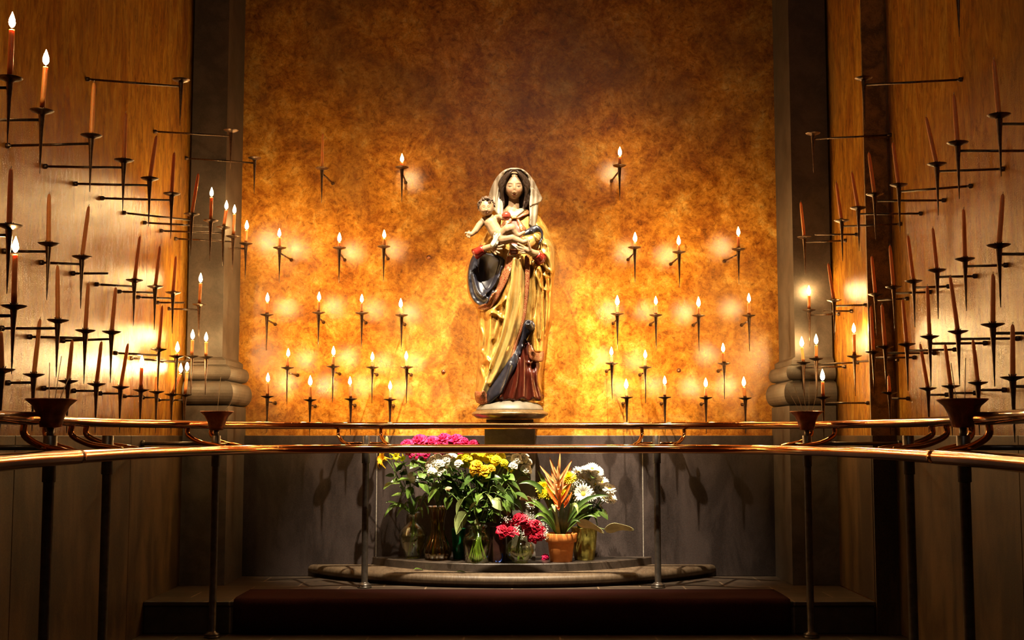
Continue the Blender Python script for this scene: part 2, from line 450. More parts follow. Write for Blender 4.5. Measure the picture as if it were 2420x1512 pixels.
def sconce(pos, wall, label, group='iron spike sconces', bare=False):
    r = thing('candle_sconce' if not bare else 'sconce_rod', pos, label, 'candle holder' if not bare else 'rod', group)
    use = (lambda o, pa: (setattr(o, 'parent', pa), o)[1]) if first[0] and not bare else copy_part
    if not bare:
        use(SP, r); pan = use(PAN, r)
        if not first[0]: copy_part(PR, pan)
    a0 = Vector((0, 0, -.034)) if not bare else Vector((0, 0, 0))
    d = (wall - (pos + a0)); d.z = 0 if not bare else d.z
    L = d.length
    arm = (ARM if first[0] else ARM.copy())
    if not first[0]: COL.objects.link(arm)
    arm.parent = r; arm.location = a0; arm.rotation_mode = 'QUATERNION'; arm.rotation_quaternion = zrot(d); arm.scale = (1, 1, L)
    ro = (ROS if first[0] else ROS.copy())
    if not first[0]: COL.objects.link(ro)
    ro.parent = r; ro.location = a0 + d; ro.rotation_mode = 'QUATERNION'; ro.rotation_quaternion = zrot(-d)
    first[0] = False
    return r
# one candle of each kind
def candle_meshes():
    def body(taper):
        if taper: pr = [(.0112, 0), (.0112, .1), (.0108, .5), (.0098, .8), (.0085, .92), (.006, .97), (.0025, .99)]
        else: pr = [(.0112, 0), (.0112, .3), (.0110, .97), (.0105, .99), (.006, .985), (.004, .975)]
        m = MB(); rows = []
        vs = []; n = 14
        for r_, z in pr: pass
        m.lathe(pr, n=n)
        me = m.build('wax', M_wax)
        return me
    return body(True), body(False)
WT, WL_ = candle_meshes()
WICKT = MB().tube([(0,0,0), (.0005,0,.006), (.003,0,.011)], .0012, 6).build('wick', M_waxtip)
WICKL = MB().tube([(0,0,-.003), (.0005,0,.006), (.002,0,.010)], .0011, 6).build('wick', M_wick)
FL = MB().lathe([(.0012, .002), (.0055, .006), (.0088, .014), (.0095, .020), (.0082, .030), (.0052, .041), (.0022, .050), (.0003, .056)], n=10).build('flame', M_flame)
usedT = [False]; usedL = [False]
def candle(pos, top, lit, label):
    v = top - pos; L = v.length
    r = thing('candle', pos, label, 'candle', 'orange wax candles')
    src = (WL_, WICKL) if lit else (WT, WICKT)
    flag = usedL if lit else usedT
    def get(o):
        if flag[0]: c = o.copy(); COL.objects.link(c)
        else: c = o
        c.parent = r; return c
    q = zrot(v)
    b_ = get(src[0]); b_.rotation_mode = 'QUATERNION'; b_.rotation_quaternion = q; b_.scale = (1, 1, L)
    wi = get(src[1]); wi.location = v*.985
    if lit:
        f_ = get(FL); f_.location = v + Vector((0, 0, .004))
        sc = random.uniform(.9, 1.12); f_.scale = (sc*1.45, sc*1.45, sc*1.25)
    flag[0] = True
    return r

ORD = ['leftmost', 'second', 'third', 'fourth', 'fifth', 'sixth', 'seventh', 'eighth', 'ninth', 'tenth', 'eleventh', 'twelfth']
# back wall: (row, dish x, dish y, top x, top y, lit, rosette x, rosette y); a lit candle gives its flame
BL = [(0,761,399,763,315,0,787,420),(0,950,397,950,377,1,959,422),
 (1,661,587,660,553,1,689,608),(1,802,587,802,565,1,815,607),(1,907,584,908,556,1,917,607),
 (2,631,745,632,707,1,651,759),(2,753,740,754,704,1,765,758),(2,855,741,855,708,1,865,758),(2,949,746,947,720,1,957,759),
 (3,679,870,681,836,1,704,876),(3,787,867,788,833,1,803,876),(3,880,869,880,845,1,891,876),(3,961,869,960,843,1,972,876),
 (4,632,938,633,896,1,651,949),(4,733,946,733,904,1,745,951),(4,829,944,827,903,1,839,951),(4,922,945,922,914,1,930,951)]
BR = [(0,1464,393,1465,362,1,1445,422),
 (1,1500,586,1501,573,1,1484,610),(1,1605,597,1604,572,1,1585,612),(1,1745,590,1745,550,1,1711,609),
 (2,1459,743,1459,715,1,1449,760),(2,1550,746,1550,713,1,1537,760),(2,1651,747,1651,718,1,1638,760),(2,1770,747,1770,707,1,1752,760),
 (3,1446,860,1445,833,1,1433,876),(3,1525,869,1525,840,1,1512,876),(3,1711,860,1709,825,1,1697,875),
 (4,1481,940,1480,912,1,1472,952),(4,1571,940,1571,902,1,1563,952),(4,1668,941,1668,908,1,1657,952),(4,1761,942,1758,906,1,1754,952)]
ROWS = ['top row', 'second row', 'third row', 'fourth row', 'bottom row']
def labels(i, n, row, where, lit, has):
    o = ('only one' if n == 1 else ORD[i] + ('' if i == 0 else ' from left'))
    st = 'lit orange candle' if lit else 'unlit orange candle'
    ca = f'{st}, {o} in {row} {where}'
    hs = 'holding lit candle' if (has and lit) else ('holding unlit candle' if has else 'left empty')
    so = f'iron spike sconce {hs}, {o} in {row} {where}'
    return so, ca
for data, where in ((BL, 'left of the statue'), (BR, 'right of the statue')):
    for k, (row, dx, dy, tx, ty, lit, rx, ry) in enumerate(data):
        same = [d for d in data if d[0] == row]; i = same.index(data[k])
        wall = P(rx, ry, YB)
        # the arm leaves the wall square on; the pan sits where its sight line crosses the arm's length
        Y = YB - .40
        pos = P(dx, dy, Y)
        wall.z = pos.z - .034
        so, ca = labels(i, len(same), ROWS[row], where, lit, True)
        sconce(pos, wall, so)
        top = P(tx, ty + (8 if lit else 0), Y)
        base = pos + Vector((0, 0, -.004))
        if top.z - base.z < .045: top.z = base.z + .045
        candle(base, top, lit, ca)
# side walls: (row, dish x, dish y, top x, top y, state(0 unlit 1 lit 2 empty), wall x, wall y, arm end y)
LW = [(0,428,191,0,0,2,203,184,202),(0,546,310,0,0,2,363,310,321),(0,602,375,0,0,2,437,373,385),
 (1,23,188,28,69,1,None,206,206),(1,99,265,108,157,1,None,283,283),(1,216,323,222,193,0,14,346,341),(1,293,381,297,266,0,103,392,395),
 (1,354,424,370,320,0,175,433,437),(1,406,460,412,359,0,238,468,473),(1,453,508,469,409,0,290,500,518),
 (1,498,523,500,466,1,339,525,534),(1,528,539,535,496,1,378,545,550),(1,551,560,554,506,1,412,564,571),(1,581,577,583,544,1,445,582,587),
 (2,22,536,26,397,0,None,553,553),(2,115,578,116,457,0,6,591,592),(2,194,609,210,486,0,94,620,624),
 (2,318,664,331,557,0,225,669,675),(2,367,679,379,579,0,279,688,691),(2,409,693,416,605,0,324,701,704),(2,471,721,474,669,1,397,727,730),
 (3,33,726,36,600,1,None,745,745),(3,137,759,136,626,0,0,775,775),(3,202,783,209,668,0,66,793,796),(3,264,786,274,678,0,146,806,802),
 (3,375,827,384,721,0,270,833,839),(3,417,843,419,835,1,307,843,852),(3,453,843,455,803,1,380,854,856),(3,487,845,487,808,1,414,856,856),(3,514,858,514,800,1,449,860,866),
 (4,4,876,2,783,0,None,890,890),(4,80,887,95,752,0,15,904,903),(4,161,902,171,802,0,100,912,914),(4,228,909,240,806,0,171,919,923),(4,285,916,303,810,0,234,925,929),
 (4,333,923,335,868,1,292,932,934),(4,370,927,370,890,0,335,936,938),(4,406,933,427,882,1,372,942,942),(4,437,934,442,878,1,405,944,944),(4,460,937,0,0,2,430,946,946)]
RW = [(0,1921,317,0,0,2,2107,317,327),(0,2041,187,0,0,2,2274,186,199),
 (0,2263,-38,0,0,2,2440,-24,-24),
 (1,1901,562,1892,476,0,2001,568,573),(1,1989,523,1976,429,0,2131,528,534),(1,2028,493,2013,406,0,2179,504,505),(1,2067,461,2053,359,0,2234,474,475),
 (1,2124,439,2110,335,0,2298,439,453),(1,2214,390,2188,275,0,2373,400,406),(1,2263,340,2254,222,0,None,358,358),(1,2361,275,2348,139,0,None,292,292),
 (2,1912,734,1912,698,1,1985,741,744),(2,1971,711,1957,621,0,2048,720,722),(2,2069,697,2060,604,0,2147,705,709),(2,2112,680,2103,579,0,2201,690,693),
 (2,2159,666,2145,555,0,2245,674,677),(2,2214,640,2204,538,0,2308,652,654),(2,2280,614,2277,493,0,2381,627,630),(2,2360,582,2370,457,0,None,598,598),
 (3,1899,858,1895,821,1,1999,865,868),(3,1929,849,1929,815,1,2030,857,861),(3,2019,843,2018,788,1,2124,851,856),(3,2064,833,2058,722,0,2164,843,844),
 (3,2092,821,2084,718,0,2211,834,834),(3,2143,815,2133,706,0,2260,824,827),(3,2197,797,2191,674,0,2332,810,811),(3,2264,785,2245,652,0,2409,797,798),(3,2346,769,2347,646,0,None,780,780),
 (4,1945,940,1944,901,1,2054,943,946),(4,2102,929,2100,887,0,2149,941,941),(4,2193,919,2174,811,0,2241,930,932),(4,2247,914,2233,811,0,2308,924,927),(4,2311,906,2299,801,0,2377,919,920),(4,2393,894,2393,765,0,None,908,908)]
def wall_point(px, py, side):
    if side < 0: return PXW(px, py, XL-.02)
    p = PXW(px, py, XR2+.02)
    if p.y <= YJ: return p
    q = PXW(px, py, XR+.02)
    if q.y > YJ + .02: return q
    return P(px, py, YJ)
for data, side in ((LW, -1), (RW, 1)):
    for k, (row, dx, dy, tx, ty, st, wx, wy, ey) in enumerate(data):
        same = [d for d in data if d[0] == row]; i = same.index(data[k])
        if wx is None:
            X = (XL+.45) if side < 0 else (XR2-.45)
            Y = PXW(dx, 1000, X).y
            wall = Vector(((XL-.02) if side < 0 else XR2+.02, Y, 0))
        else:
            wall = wall_point(wx, wy, side)
            Y = wall.y
            if 1029-ey > 120: Y = wall.y * (1029.0-wy)/(1029.0-ey)
        pos = P(dx, dy, Y)
        # keep the pan a hand's breadth off the wall
        wall.z = pos.z - .034
        where = 'on the left wall' if side < 0 else 'on the right wall'
        so, ca = labels(i, len(same), ROWS[row], where, st == 1, st != 2)
        sconce(pos, wall, so)
        if st != 2:
            top = P(tx, ty, Y); base = pos + Vector((0, 0, -.004))
            if top.z - base.z < .03: top.z = base.z + .03
            candle(base, top, st == 1, ca)
# rods without their spikes
for (a, b_, side, lab) in (((169,647),(256,646),-1,'bare iron rod on the left wall below a three-candle cluster'),
                      ((370,714),(436,715),-1,'bare iron rod on the left wall beside the grey pilaster'),
                      ((2027,550),(1926,554),1,'bare iron rod on the right wall crossing the grey pilaster, upper one'),
                      ((2015,732),(1945,735),1,'bare iron rod on the right wall crossing the grey pilaster, lower one')):
    wl = wall_point(*a, side); e = P(b_[0], b_[1], wl.y); wl.z = e.z
    sconce(e, wl, lab, 'iron rods without spikes', bare=True)
for (x, y, lab) in ((1013,608,'small empty dull wall rosette in the gold plaster, highest one left of the statue'), (1048,878,'small empty dull wall rosette in the gold plaster nearest the statue on left'), (1604,875,'small empty dull wall rosette between two lit sconces right of the statue')):
    m = MB().lathe([(.016, 0), (.017, .002), (.016, .006), (.009, .008), (.007, .013)], n=18, M=Matrix.Rotation(PI/2, 3, 'X'))
    o = m.build('wall_rosette', M_bowl); o.location = P(x, y, YB)
    tag(o, lab, 'fitting', 'empty rosettes on the back wall')

# incense sticks
M_stick = simple('incense_stick_tan', (0.55, 0.42, 0.28), 0.8, 0, 0.2)
def incense(bx, by, lx, ly, L, lab):
    d = Vector((lx, ly, 1)).normalized()
    o = MB().tube([(0,0,0), tuple(d*L)], .0016, 6).build('incense_stick', M_stick)
    o.location = (bx, by, 1.333+.083)
    tag(o, lab, 'incense stick', 'incense sticks in the copper bowls')
for x, y, i, s in INC:
    if s < 0 and i == 1:
        incense(x, y, .08, 0, .27, 'tall straight incense stick in the far left bowl'); incense(x+.02, y, .75, 0, .13, 'short slanting incense stick in the far left bowl')
    if s < 0 and i == 3:
        incense(x-.01, y, -.02, 0, .20, 'straight incense stick in the near left bowl'); incense(x+.01, y, .12, 0, .23, 'leaning incense stick in the near left bowl'); incense(x+.02, y, .35, .1, .16, 'slanting incense stick in the near left bowl')
    if s > 0 and i == 1:
        for q, (l, h) in enumerate(((-.55,.22),(-.32,.24),(-.12,.19),(.04,.24),(.28,.19))):
            incense(x-.02+.012*q, y, l, .02*q, h, ['leftmost strongly slanting', 'second slanting', 'third short upright', 'fourth tall upright', 'rightmost slanting'][q]+' incense stick in the far right bowl')
    if s > 0 and i == 3:
        incense(x-.02, y, -.12, 0, .20, 'left leaning incense stick in the near right bowl'); incense(x+.01, y, .05, 0, .22, 'upright incense stick in the near right bowl')

# ------------------------------------------------------------ statue
SY = 9.64
def px_per(Y): return (P(1211, 800, Y) - P(1210, 800, Y)).x
K = px_per(SY)                         # metres per pixel at the statue
def gold():
    m, nt, bs = newmat('worn_gilding')
    n = tnoise(nt, 26, 6, 0.7, 0.3, (1, 1, .35))
    nt.links.new(ramp(nt, n, [(0.30, (0.16, 0.055, 0.008)), (0.48, (0.44, 0.23, 0.045)), (0.7, (0.68, 0.44, 0.12))]), bs.inputs['Base Color'])
    bs.inputs['Metallic'].default_value = 0.55; bs.inputs['Roughness'].default_value = 0.36
    bump(nt, bs, tnoise(nt, 90, 4), 0.15, 0.003)
    return m
M_gold = gold()
M_goldlight = simple('pale_gilding', (0.58, 0.38, 0.12), 0.32, 0.6, 0.35, 22, 0.15, stretch=(1, 1, .3))
M_blue = simple('dark_blue_lining', (0.012, 0.011, 0.018), 0.4, 0.1, 0.35, 35)
M_black = simple('painted_hollow_shade', (0.015, 0.012, 0.018), 0.5)  # near-black colour that paints the shade inside the sleeve hollow
M_gown = simple('dark_red_gown', (0.06, 0.009, 0.004), 0.28, 0.25, 0.45, 30, stretch=(1, 1, .3))
M_pink = simple('rose_red_dress', (0.22, 0.06, 0.04), 0.45, 0.0, 0.2)
M_cuff = simple('bright_red_cuff', (0.17, 0.012, 0.006), 0.3, 0.1, 0.25)
M_veil = simple('cream_veil', (0.23, 0.18, 0.125), 0.5, 0, 0.12, 14)
M_cloth = simple('white_loincloth', (0.45, 0.40, 0.30), 0.5, 0, 0.12)
M_hair = simple('carved_brown_hair', (0.026, 0.013, 0.007), 0.5, 0.0, 0.5, 60, 0.2, spec=0.22)
M_hair2 = simple('carved_light_brown_hair', (0.07, 0.036, 0.016), 0.5, 0.0, 0.4, 60, 0.2)
M_skin = painted('painted_wood_skin', 0.48, 0.25, 0.25, 30)
M_orb = simple('polished_red_orb', (0.22, 0.035, 0.02), 0.12, 0.1, 0.3, 30)
M_base = simple('grey_green_dome_stone', (0.12, 0.10, 0.07), 0.5, 0, 0.2, 22)
M_plate = simple('old_gilt_moulding', (0.19, 0.12, 0.05), 0.32, 0.6, 0.35, 40)
def brocade():
    m, nt, bs = newmat('red_gold_brocade')
    tc = nt.nodes.new('ShaderNodeTexCoord'); v = nt.nodes.new('ShaderNodeTexVoronoi')
    v.inputs['Scale'].default_value = 42; nt.links.new(tc.outputs['Object'], v.inputs['Vector'])
    ma = nt.nodes.new('ShaderNodeMath'); ma.operation = 'SINE'
    mu = nt.nodes.new('ShaderNodeMath'); mu.operation = 'MULTIPLY'; mu.inputs[1].default_value = 26
    nt.links.new(v.outputs['Distance'], mu.inputs[0]); nt.links.new(mu.outputs[0], ma.inputs[0])
    nt.links.new(ramp(nt, ma.outputs[0], [(0.35, (0.17, 0.022, 0.009)), (0.6, (0.36, 0.21, 0.08))]), bs.inputs['Base Color'])
    bs.inputs['Roughness'].default_value = 0.38; bs.inputs['Metallic'].default_value = 0.25
    return m
M_bro = brocade()

ST = thing('madonna_statue', (P(1205, 968, SY).x, SY, 1.425), 'carved and gilded Madonna statue holding a child, on a grey pillar', 'statue')
OFFS = Vector(ST.location)
def fix(o):                              # parts are built in world space and hung on the statue's own origin
    o.parent = ST; o.matrix_parent_inverse = Matrix.Translation(-OFFS); return o
def S(px, py, d=0.0): return P(px, py, SY - d)

CORE = [(492,1192,1240,.085),(502,1180,1262,.105),(512,1170,1276,.12),(537,1156,1293,.135),(560,1144,1302,.145),(583,1128,1310,.155),(610,1113,1313,.165),(634,1105,1313,.17),
 (660,1102,1310,.17),(690,1105,1306,.17),(705,1110,1305,.165),(717,1119,1305,.16),(735,1129,1305,.155),(766,1130,1304,.155),(798,1129,1293,.15),(840,1129,1288,.15),(872,1128,1284,.155),(911,1125,1279,.165),(935,1122,1282,.17),(952,1126,1284,.17)]
FOLDS = [ # (points, amplitude, width)
 ([(1216,612),(1206,700),(1186,790),(1156,870),(1138,935)], .024, 7), ([(1230,612),(1226,700),(1210,780),(1186,850),(1160,905)], .022, 6),
 ([(1204,640),(1190,720),(1168,800)], .018, 6), ([(1263,625),(1264,700),(1262,790),(1262,830)], .026, 6), ([(1274,610),(1280,700),(1276,800)], .020, 5),
 ([(1288,640),(1292,720),(1288,780)], .022, 5), ([(1300,600),(1304,680),(1298,760)], .018, 5),
 ([(1162,742),(1161,790),(1152,850)], .045, 13), ([(1148,748),(1166,738),(1186,752)], .02, 5), ([(1134,740),(1150,738),(1172,726),(1196,706)], .018, 5),
 ([(1134,770),(1142,800),(1134,840)], .018, 4), ([(1140,830),(1160,862)], .016, 4), ([(1136,870),(1146,905),(1134,935)], .014, 5),
 ([(1206,862),(1196,900),(1184,938)], .022, 5), ([(1222,838),(1222,890),(1212,942)], .022, 5), ([(1236,820),(1238,880),(1236,940)], .020, 5),
 ([(1252,858),(1256,900),(1262,938)], .022, 5), ([(1266,860),(1270,905),(1280,940)], .018, 5),
 ([(1270,530),(1284,556),(1296,590)], .018, 7), ([(1256,545),(1276,570),(1300,580)], .014, 4), ([(1276,592),(1294,606),(1306,640)], .018, 5),
 ([(1272,600),(1284,625),(1300,640)], .016, 4), ([(1270,630),(1284,650),(1302,652)], .018, 4), ([(1268,650),(1280,680),(1296,686)], .018, 4),
 ([(1106,640),(1110,690),(1128,718),(1150,716),(1166,690)], .030, 5), ([(1118,650),(1130,690),(1150,704)], .020, 5), ([(1176,655),(1160,685),(1142,700)], .022, 5), ([(1186,630),(1172,668),(1150,690)], .020, 4),
 ([(1180,515),(1176,545),(1170,575)], .014, 5), ([(1196,530),(1196,570)], .012, 5), ([(1232,540),(1236,580)], .012, 5)]
FOLDS = [([ (p.x, p.y) for p in spline([(a, b_, 0) for a, b_ in pts], 5)], am, wd) for pts, am, wd in FOLDS]
FOLDS = [(a_, b_*1.45, c_*.88) for a_, b_, c_ in FOLDS]
BL_ = [(1148, 640, -.10, 24, 40), (1292, 590, .035, 16, 26), (1150, 590, .03, 16, 14), (1244, 800, -.045, 7, 34), (1226, 822, -.04, 10, 26), (1258, 866, -.04, 12, 10), (1284, 668, -.035, 7, 10), (1145, 810, -.02, 6, 20)]
def G(x, y):
    g = 0
    for pts, am, wd in FOLDS:
        best = 1e9; bi = 0
        for i in range(0, len(pts)):
            d2 = (pts[i][0]-x)**2 + (pts[i][1]-y)**2
            if d2 < best: best = d2; bi = i
        if best > (3.2*wd+14)**2: continue
        for i in (bi-1, bi):
            if 0 <= i < len(pts)-1:
                ax, ay = pts[i]; bx, by = pts[i+1]
                t = max(0, min(1, ((x-ax)*(bx-ax)+(y-ay)*(by-ay))/(((bx-ax)**2+(by-ay)**2)+1e-9)))
                best = min(best, (ax+t*(bx-ax)-x)**2 + (ay+t*(by-ay)-y)**2)
        g += am*math.exp(-best/(wd*wd))
    for bx, by, am, wx, wy in BL_:
        g += am*math.exp(-((x-bx)/wx)**2 - ((y-by)/wy)**2)
    return g
def front(x, y):
    xl, xr, D = lerp_table(CORE, y); c = (xl+xr)/2; h = (xr-xl)/2
    t = min(1.0, abs(x-c)/h)
    e = math.sqrt(max(0, 1-t*t))
    return D*e + G(x, y)*min(1, e*1.8)
m = MB(); rows = []
for j in range(160):
    py = 492 + (952-492)*j/159; xl, xr, D = lerp_table(CORE, py); c = (xl+xr)/2; h = (xr-xl)/2; r = []
    for i in range(96):
        a = PI*i/96; x = c - h*math.cos(a)
        r.append(S(x, py, front(x, py)-.004))
    for i in range(40):
        a = PI*i/40; r.append(S(c + h*math.cos(a), py, -.13*math.sin(a)**.8))
    rows.append(r)
m.sheet(rows, close=True)
L = len(rows[0]); m.f.append(tuple(range(L))); m.f.append(tuple(reversed(range(159*L, 160*L))))
fix(m.build('gilded_mantle', M_gold))
def inside(pt, poly):
    x, y = pt; c = False; j = len(poly)-1
    for i in range(len(poly)):
        xi, yi = poly[i]; xj, yj = poly[j]
        if (yi > y) != (yj > y) and x < (xj-xi)*(y-yi)/(yj-yi)+xi: c = not c
        j = i
    return c
def edge_d(pt, poly):
    b2 = 1e9
    for i in range(len(poly)):
        ax, ay = poly[i]; bx, by = poly[(i+1) % len(poly)]
        l = (bx-ax)**2+(by-ay)**2+1e-9
        t = max(0, min(1, ((pt[0]-ax)*(bx-ax)+(pt[1]-ay)*(by-ay))/l))
        b2 = min(b2, (ax+t*(bx-ax)-pt[0])**2+(ay+t*(by-ay)-pt[1])**2)
    return math.sqrt(b2)
def patch(name, outline, mat, off, depth=None, thick=.012, crown=.006, cw=4, step=2.6, parent=None, smooth_k=3, curl=0):
    ol = [(p.x, p.y) for p in spline([(a, b_, 0) for a, b_ in outline], smooth_k, closed=True)]
    cl = [ol[0]]
    for p in ol[1:]:
        if math.hypot(p[0]-cl[-1][0], p[1]-cl[-1][1]) > .6: cl.append(p)
    ol = cl
    x0 = min(p[0] for p in ol); x1 = max(p[0] for p in ol); y0 = min(p[1] for p in ol); y1 = max(p[1] for p in ol)
    pts = list(ol); y = y0; k = 0
    while y < y1:
        x = x0 + (step/2 if k % 2 else 0)
        while x < x1:
            if inside((x, y), ol) and edge_d((x, y), ol) > step*.55: pts.append((x, y))
            x += step
        y += step*.87; k += 1
    res = delaunay_2d_cdt([Vector(p) for p in pts], [], [list(range(len(ol)))], 1, 1e-4)
    vs = []; fn = depth or front
    for v in res[0]:
        d = fn(v.x, v.y) + off
        e = edge_d((v.x, v.y), ol)
        d += crown*math.sqrt(min(1, e/cw)) + curl*math.exp(-(e/2.5)**2)
        vs.append(S(v.x, v.y, d))
    m = MB().add(vs, [tuple(f) for f in res[2]])
    o = m.build(name, mat); md = o.modifiers.new('t', 'SOLIDIFY'); md.thickness = thick; md.offset = -1
    me = o.data; bm = bmesh.new(); bm.from_mesh(me); bmesh.ops.recalc_face_normals(bm, faces=bm.faces)
    if sum(f.normal.y for f in bm.faces) > 0: bmesh.ops.reverse_faces(bm, faces=bm.faces)
    bm.to_mesh(me); bm.free()
    return fix(o)
def A(*pp): return [(1080+x*.21164, 380+y*.21164) for x, y in pp]
def B(*pp): return [(1080+x*.26465, 660+y*.26465) for x, y in pp]
# lower red gown and blue lining roll
patch('red_gown', B((600,540),(655,600),(650,700),(740,745),(722,850),(735,960),(778,1050),(740,1085),(690,1062),(640,1088),(580,1062),(520,1092),(470,1070),(420,1085),(360,1060),(400,960),(470,860),(540,740)), M_gown, .012)
patch('blue_lining', B((610,370),(650,362),(700,395),(696,440),(655,480),(610,560),(560,680),(520,800),(450,920),(400,1010),(330,1080),(290,1110),(262,1080),(270,1000),(330,920),(400,820),(460,720),(520,620),(575,500),(585,420)), M_blue, .030, crown=.016, cw=7)
fix(MB().lathe([(.001,-.045),(.026,-.04),(.030,0),(.020,.02),(.023,.032),(.017,.03),(.010,.012)], S(1251,768,.225), 24, M=Matrix.Rotation(-.5, 3, 'Y') @ Matrix.Rotation(.9, 3, 'X')).build('lining_knot', M_blue))
# blue pouch under the arm
patch('blue_lining_pouch', [(1128,592),(1117,604),(1109,625),(1105,655),(1108,683),(1115,704),(1124,716),(1137,722),(1151,719),(1160,706),(1171,686),(1179,660),(1186,638),(1192,614),(1180,604),(1165,598),(1148,600)], M_blue, .004, crown=.004)
patch('sleeve_hollow_shade', [(1134,600),(1176,607),(1178,630),(1166,660),(1152,684),(1140,672),(1130,640)], M_black, .010, crown=.004)  # dark patch, paints in the shade of the hole under the arm
# broad brocade border sweeping from waist to the left
patch('brocade_border', [(1212,606),(1206,640),(1194,672),(1182,696),(1170,716),(1154,730),(1134,732),(1128,724),(1142,722),(1154,716),(1163,700),(1174,678),(1184,652),(1193,628),(1199,604)], M_bro, .020, crown=.004)
patch('gilded_apron', [(1212,602),(1236,604),(1240,640),(1240,700),(1236,750),(1226,790),(1214,826),(1206,850),(1180,886),(1158,920),(1146,940),(1136,930),(1150,890),(1166,845),(1184,790),(1192,740),(1198,700),(1206,660)], M_goldlight, .018, crown=.012, cw=7)
patch('brocade_border', [(1240,606),(1251,612),(1252,660),(1247,710),(1243,750),(1236,775),(1227,806),(1216,840),(1204,852),(1210,836),(1220,806),(1230,772),(1236,740),(1240,700),(1241,650)], M_bro, .036, crown=.004)
patch('blue_lining', A((775,1080),(800,1110),(806,1250),(806,1400),(800,1512),(786,1590),(792,1450),(788,1300),(776,1180)), M_blue, .034, crown=.004)
patch('right_flap', B((668,360),(700,300),(720,100),(700,-60),(740,-120),(770,0),(778,300),(776,640),(740,652),(696,648),(664,600),(652,540),(690,440)), M_gold, .026, crown=.010, cw=6)
patch('brocade_border', B((652,572),(668,606),(694,648),(738,656),(776,640),(776,722),(735,736),(690,730),(656,716),(640,672),(632,620)), M_bro, .034, crown=.004)
patch('brocade_border', B((160,1000),(205,1004),(240,992),(270,1030),(286,1080),(272,1106),(225,1118),(180,1100),(160,1060)), M_bro, .030, crown=.006)
# upper dress
patch('rose_red_dress', A((640,640),(600,690),(600,800),(600,930),(700,930),(720,800),(690,720),(660,650)), M_pink, .016)
patch('brocade_collar', A((600,640),(560,640),(510,690),(480,740),(520,770),(560,720),(605,690),(618,650)), M_bro, .018, crown=.003)
patch('brocade_collar', A((655,640),(700,605),(760,560),(795,545),(812,585),(760,612),(700,640),(665,650)), M_bro, .018, crown=.005)
patch('brocade_collar', A((665,655),(700,660),(745,720),(775,760),(745,790),(700,790),(680,720)), M_bro, .018, crown=.005)
patch('chemise', A((560,560),(600,530),(640,560),(700,530),(760,540),(700,600),(640,640),(590,620)), M_veil, .014)
patch('clasp', A((608,612),(668,612),(668,648),(608,648)), M_goldlight, .036, thick=.02, smooth_k=1)
patch('white_belt', A((600,930),(670,935),(690,1000),(660,1060),(560,1055),(580,1000)), M_cloth, .034, crown=.006)
patch('belt_buckle', A((590,985),(680,985),(680,1050),(580,1050)), M_bowl, .052, thick=.015, smooth_k=1)
patch('blue_lining', A((730,830),(770,770),(830,735),(890,718),(940,750),(962,800),(958,870),(930,930),(905,930),(935,860),(930,800),(880,800),(800,830)), M_blue, .05, crown=.016, cw=7)
patch('gilded_fold', A((715,860),(800,835),(880,805),(925,815),(930,860),(890,920),(820,965),(790,950),(760,900)), M_goldlight, .045, crown=.02, cw=9)
patch('right_sleeve_fold', A((930,960),(960,880),(1020,880),(1075,960),(1095,1050),(1095,1200),(1060,1260),(1010,1240),(960,1180),(920,1150),(960,1060)), M_goldlight, .014, crown=.012, cw=7)

# organic bodies: joined capsules, remeshed into one skin
def bake(o, mods):
    for t, kw in mods:
        m_ = o.modifiers.new('m', t)
        for k_, v_ in kw.items(): setattr(m_, k_, v_)
    bpy.context.view_layer.update()
    dg = bpy.context.evaluated_depsgraph_get()
    me = bpy.data.meshes.new_from_object(o.evaluated_get(dg))
    o.modifiers.clear(); o.data = me; me.shade_smooth()
    return o
def capsule(mb, a, b_, ra, rb):
    a, b_ = Vector(a), Vector(b_); n = 8
    mb.ball(a, ra, 12, 8); mb.ball(b_, rb, 12, 8)
    if (b_-a).length > 1e-4: mb.tube([a, b_], [ra*.98, rb*.98], 12)
def blob(name, caps, mat, vox, it=5, paint=None):
    mb = MB()
    for (x0, y0, d0, r0), (x1, y1, d1, r1) in caps:
        capsule(mb, S(x0, y0, d0), S(x1, y1, d1), r0*K, r1*K)
    o = mb.build(name, mat)
    bake(o, [('REMESH', dict(mode='VOXEL', voxel_size=vox)), ('SMOOTH', dict(factor=.5, iterations=it))])
    if paint:
        at = o.data.color_attributes.new('paint', 'FLOAT_COLOR', 'POINT')
        for i, v in enumerate(o.data.vertices): at.data[i].color = (*paint, 1)
    return fix(o)
SKIN = (0.30, 0.185, 0.10)
def chain(*p): return list(zip(p, p[1:]))

# Mary's head: one surface with a carved face
def head(name, cx, cy, rx, ry, rd, d0, feats, colour, nl=150, nm=110, jaw=.22, back=1.0):
    m = MB(); rows = []; cols = []
    for j in range(nm+1):
        ph = -PI/2 + PI*j/nm; r = []
        for i in range(nl):
            la = 2*PI*i/nl
            x = math.cos(ph)*math.sin(la); z = math.sin(ph); d = math.cos(ph)*math.cos(la)
            if z < 0: x *= 1 - jaw*z*z*1.1
            else: x *= 1 + .04*z
            px = cx + rx*x; py = cy - ry*z
            dd = d0 + rd*(math.copysign(abs(d)**.85, d) if d > 0 else d*back)
            col = (SKIN[0], SKIN[1], SKIN[2])
            if d > 0:
                g = 0
                for fx, fy, am, wx, wy in feats: g += am*math.exp(-((px-fx)/wx)**2-((py-fy)/wy)**2)
                dd += g*min(1, d*2)
                col = colour(px, py)
            r.append(S(px, py, dd)); cols.append(col)
        rows.append(r)
    m.sheet(rows, cols=cols, close=True)
    return fix(m.build(name, M_skin))
def mixp(a, b_, t): t = max(0, min(1, t)); return tuple(p+(q-p)*t for p, q in zip(a, b_))
def ga(x, y, fx, fy, wx, wy): return math.exp(-((x-fx)/wx)**2-((y-fy)/wy)**2)
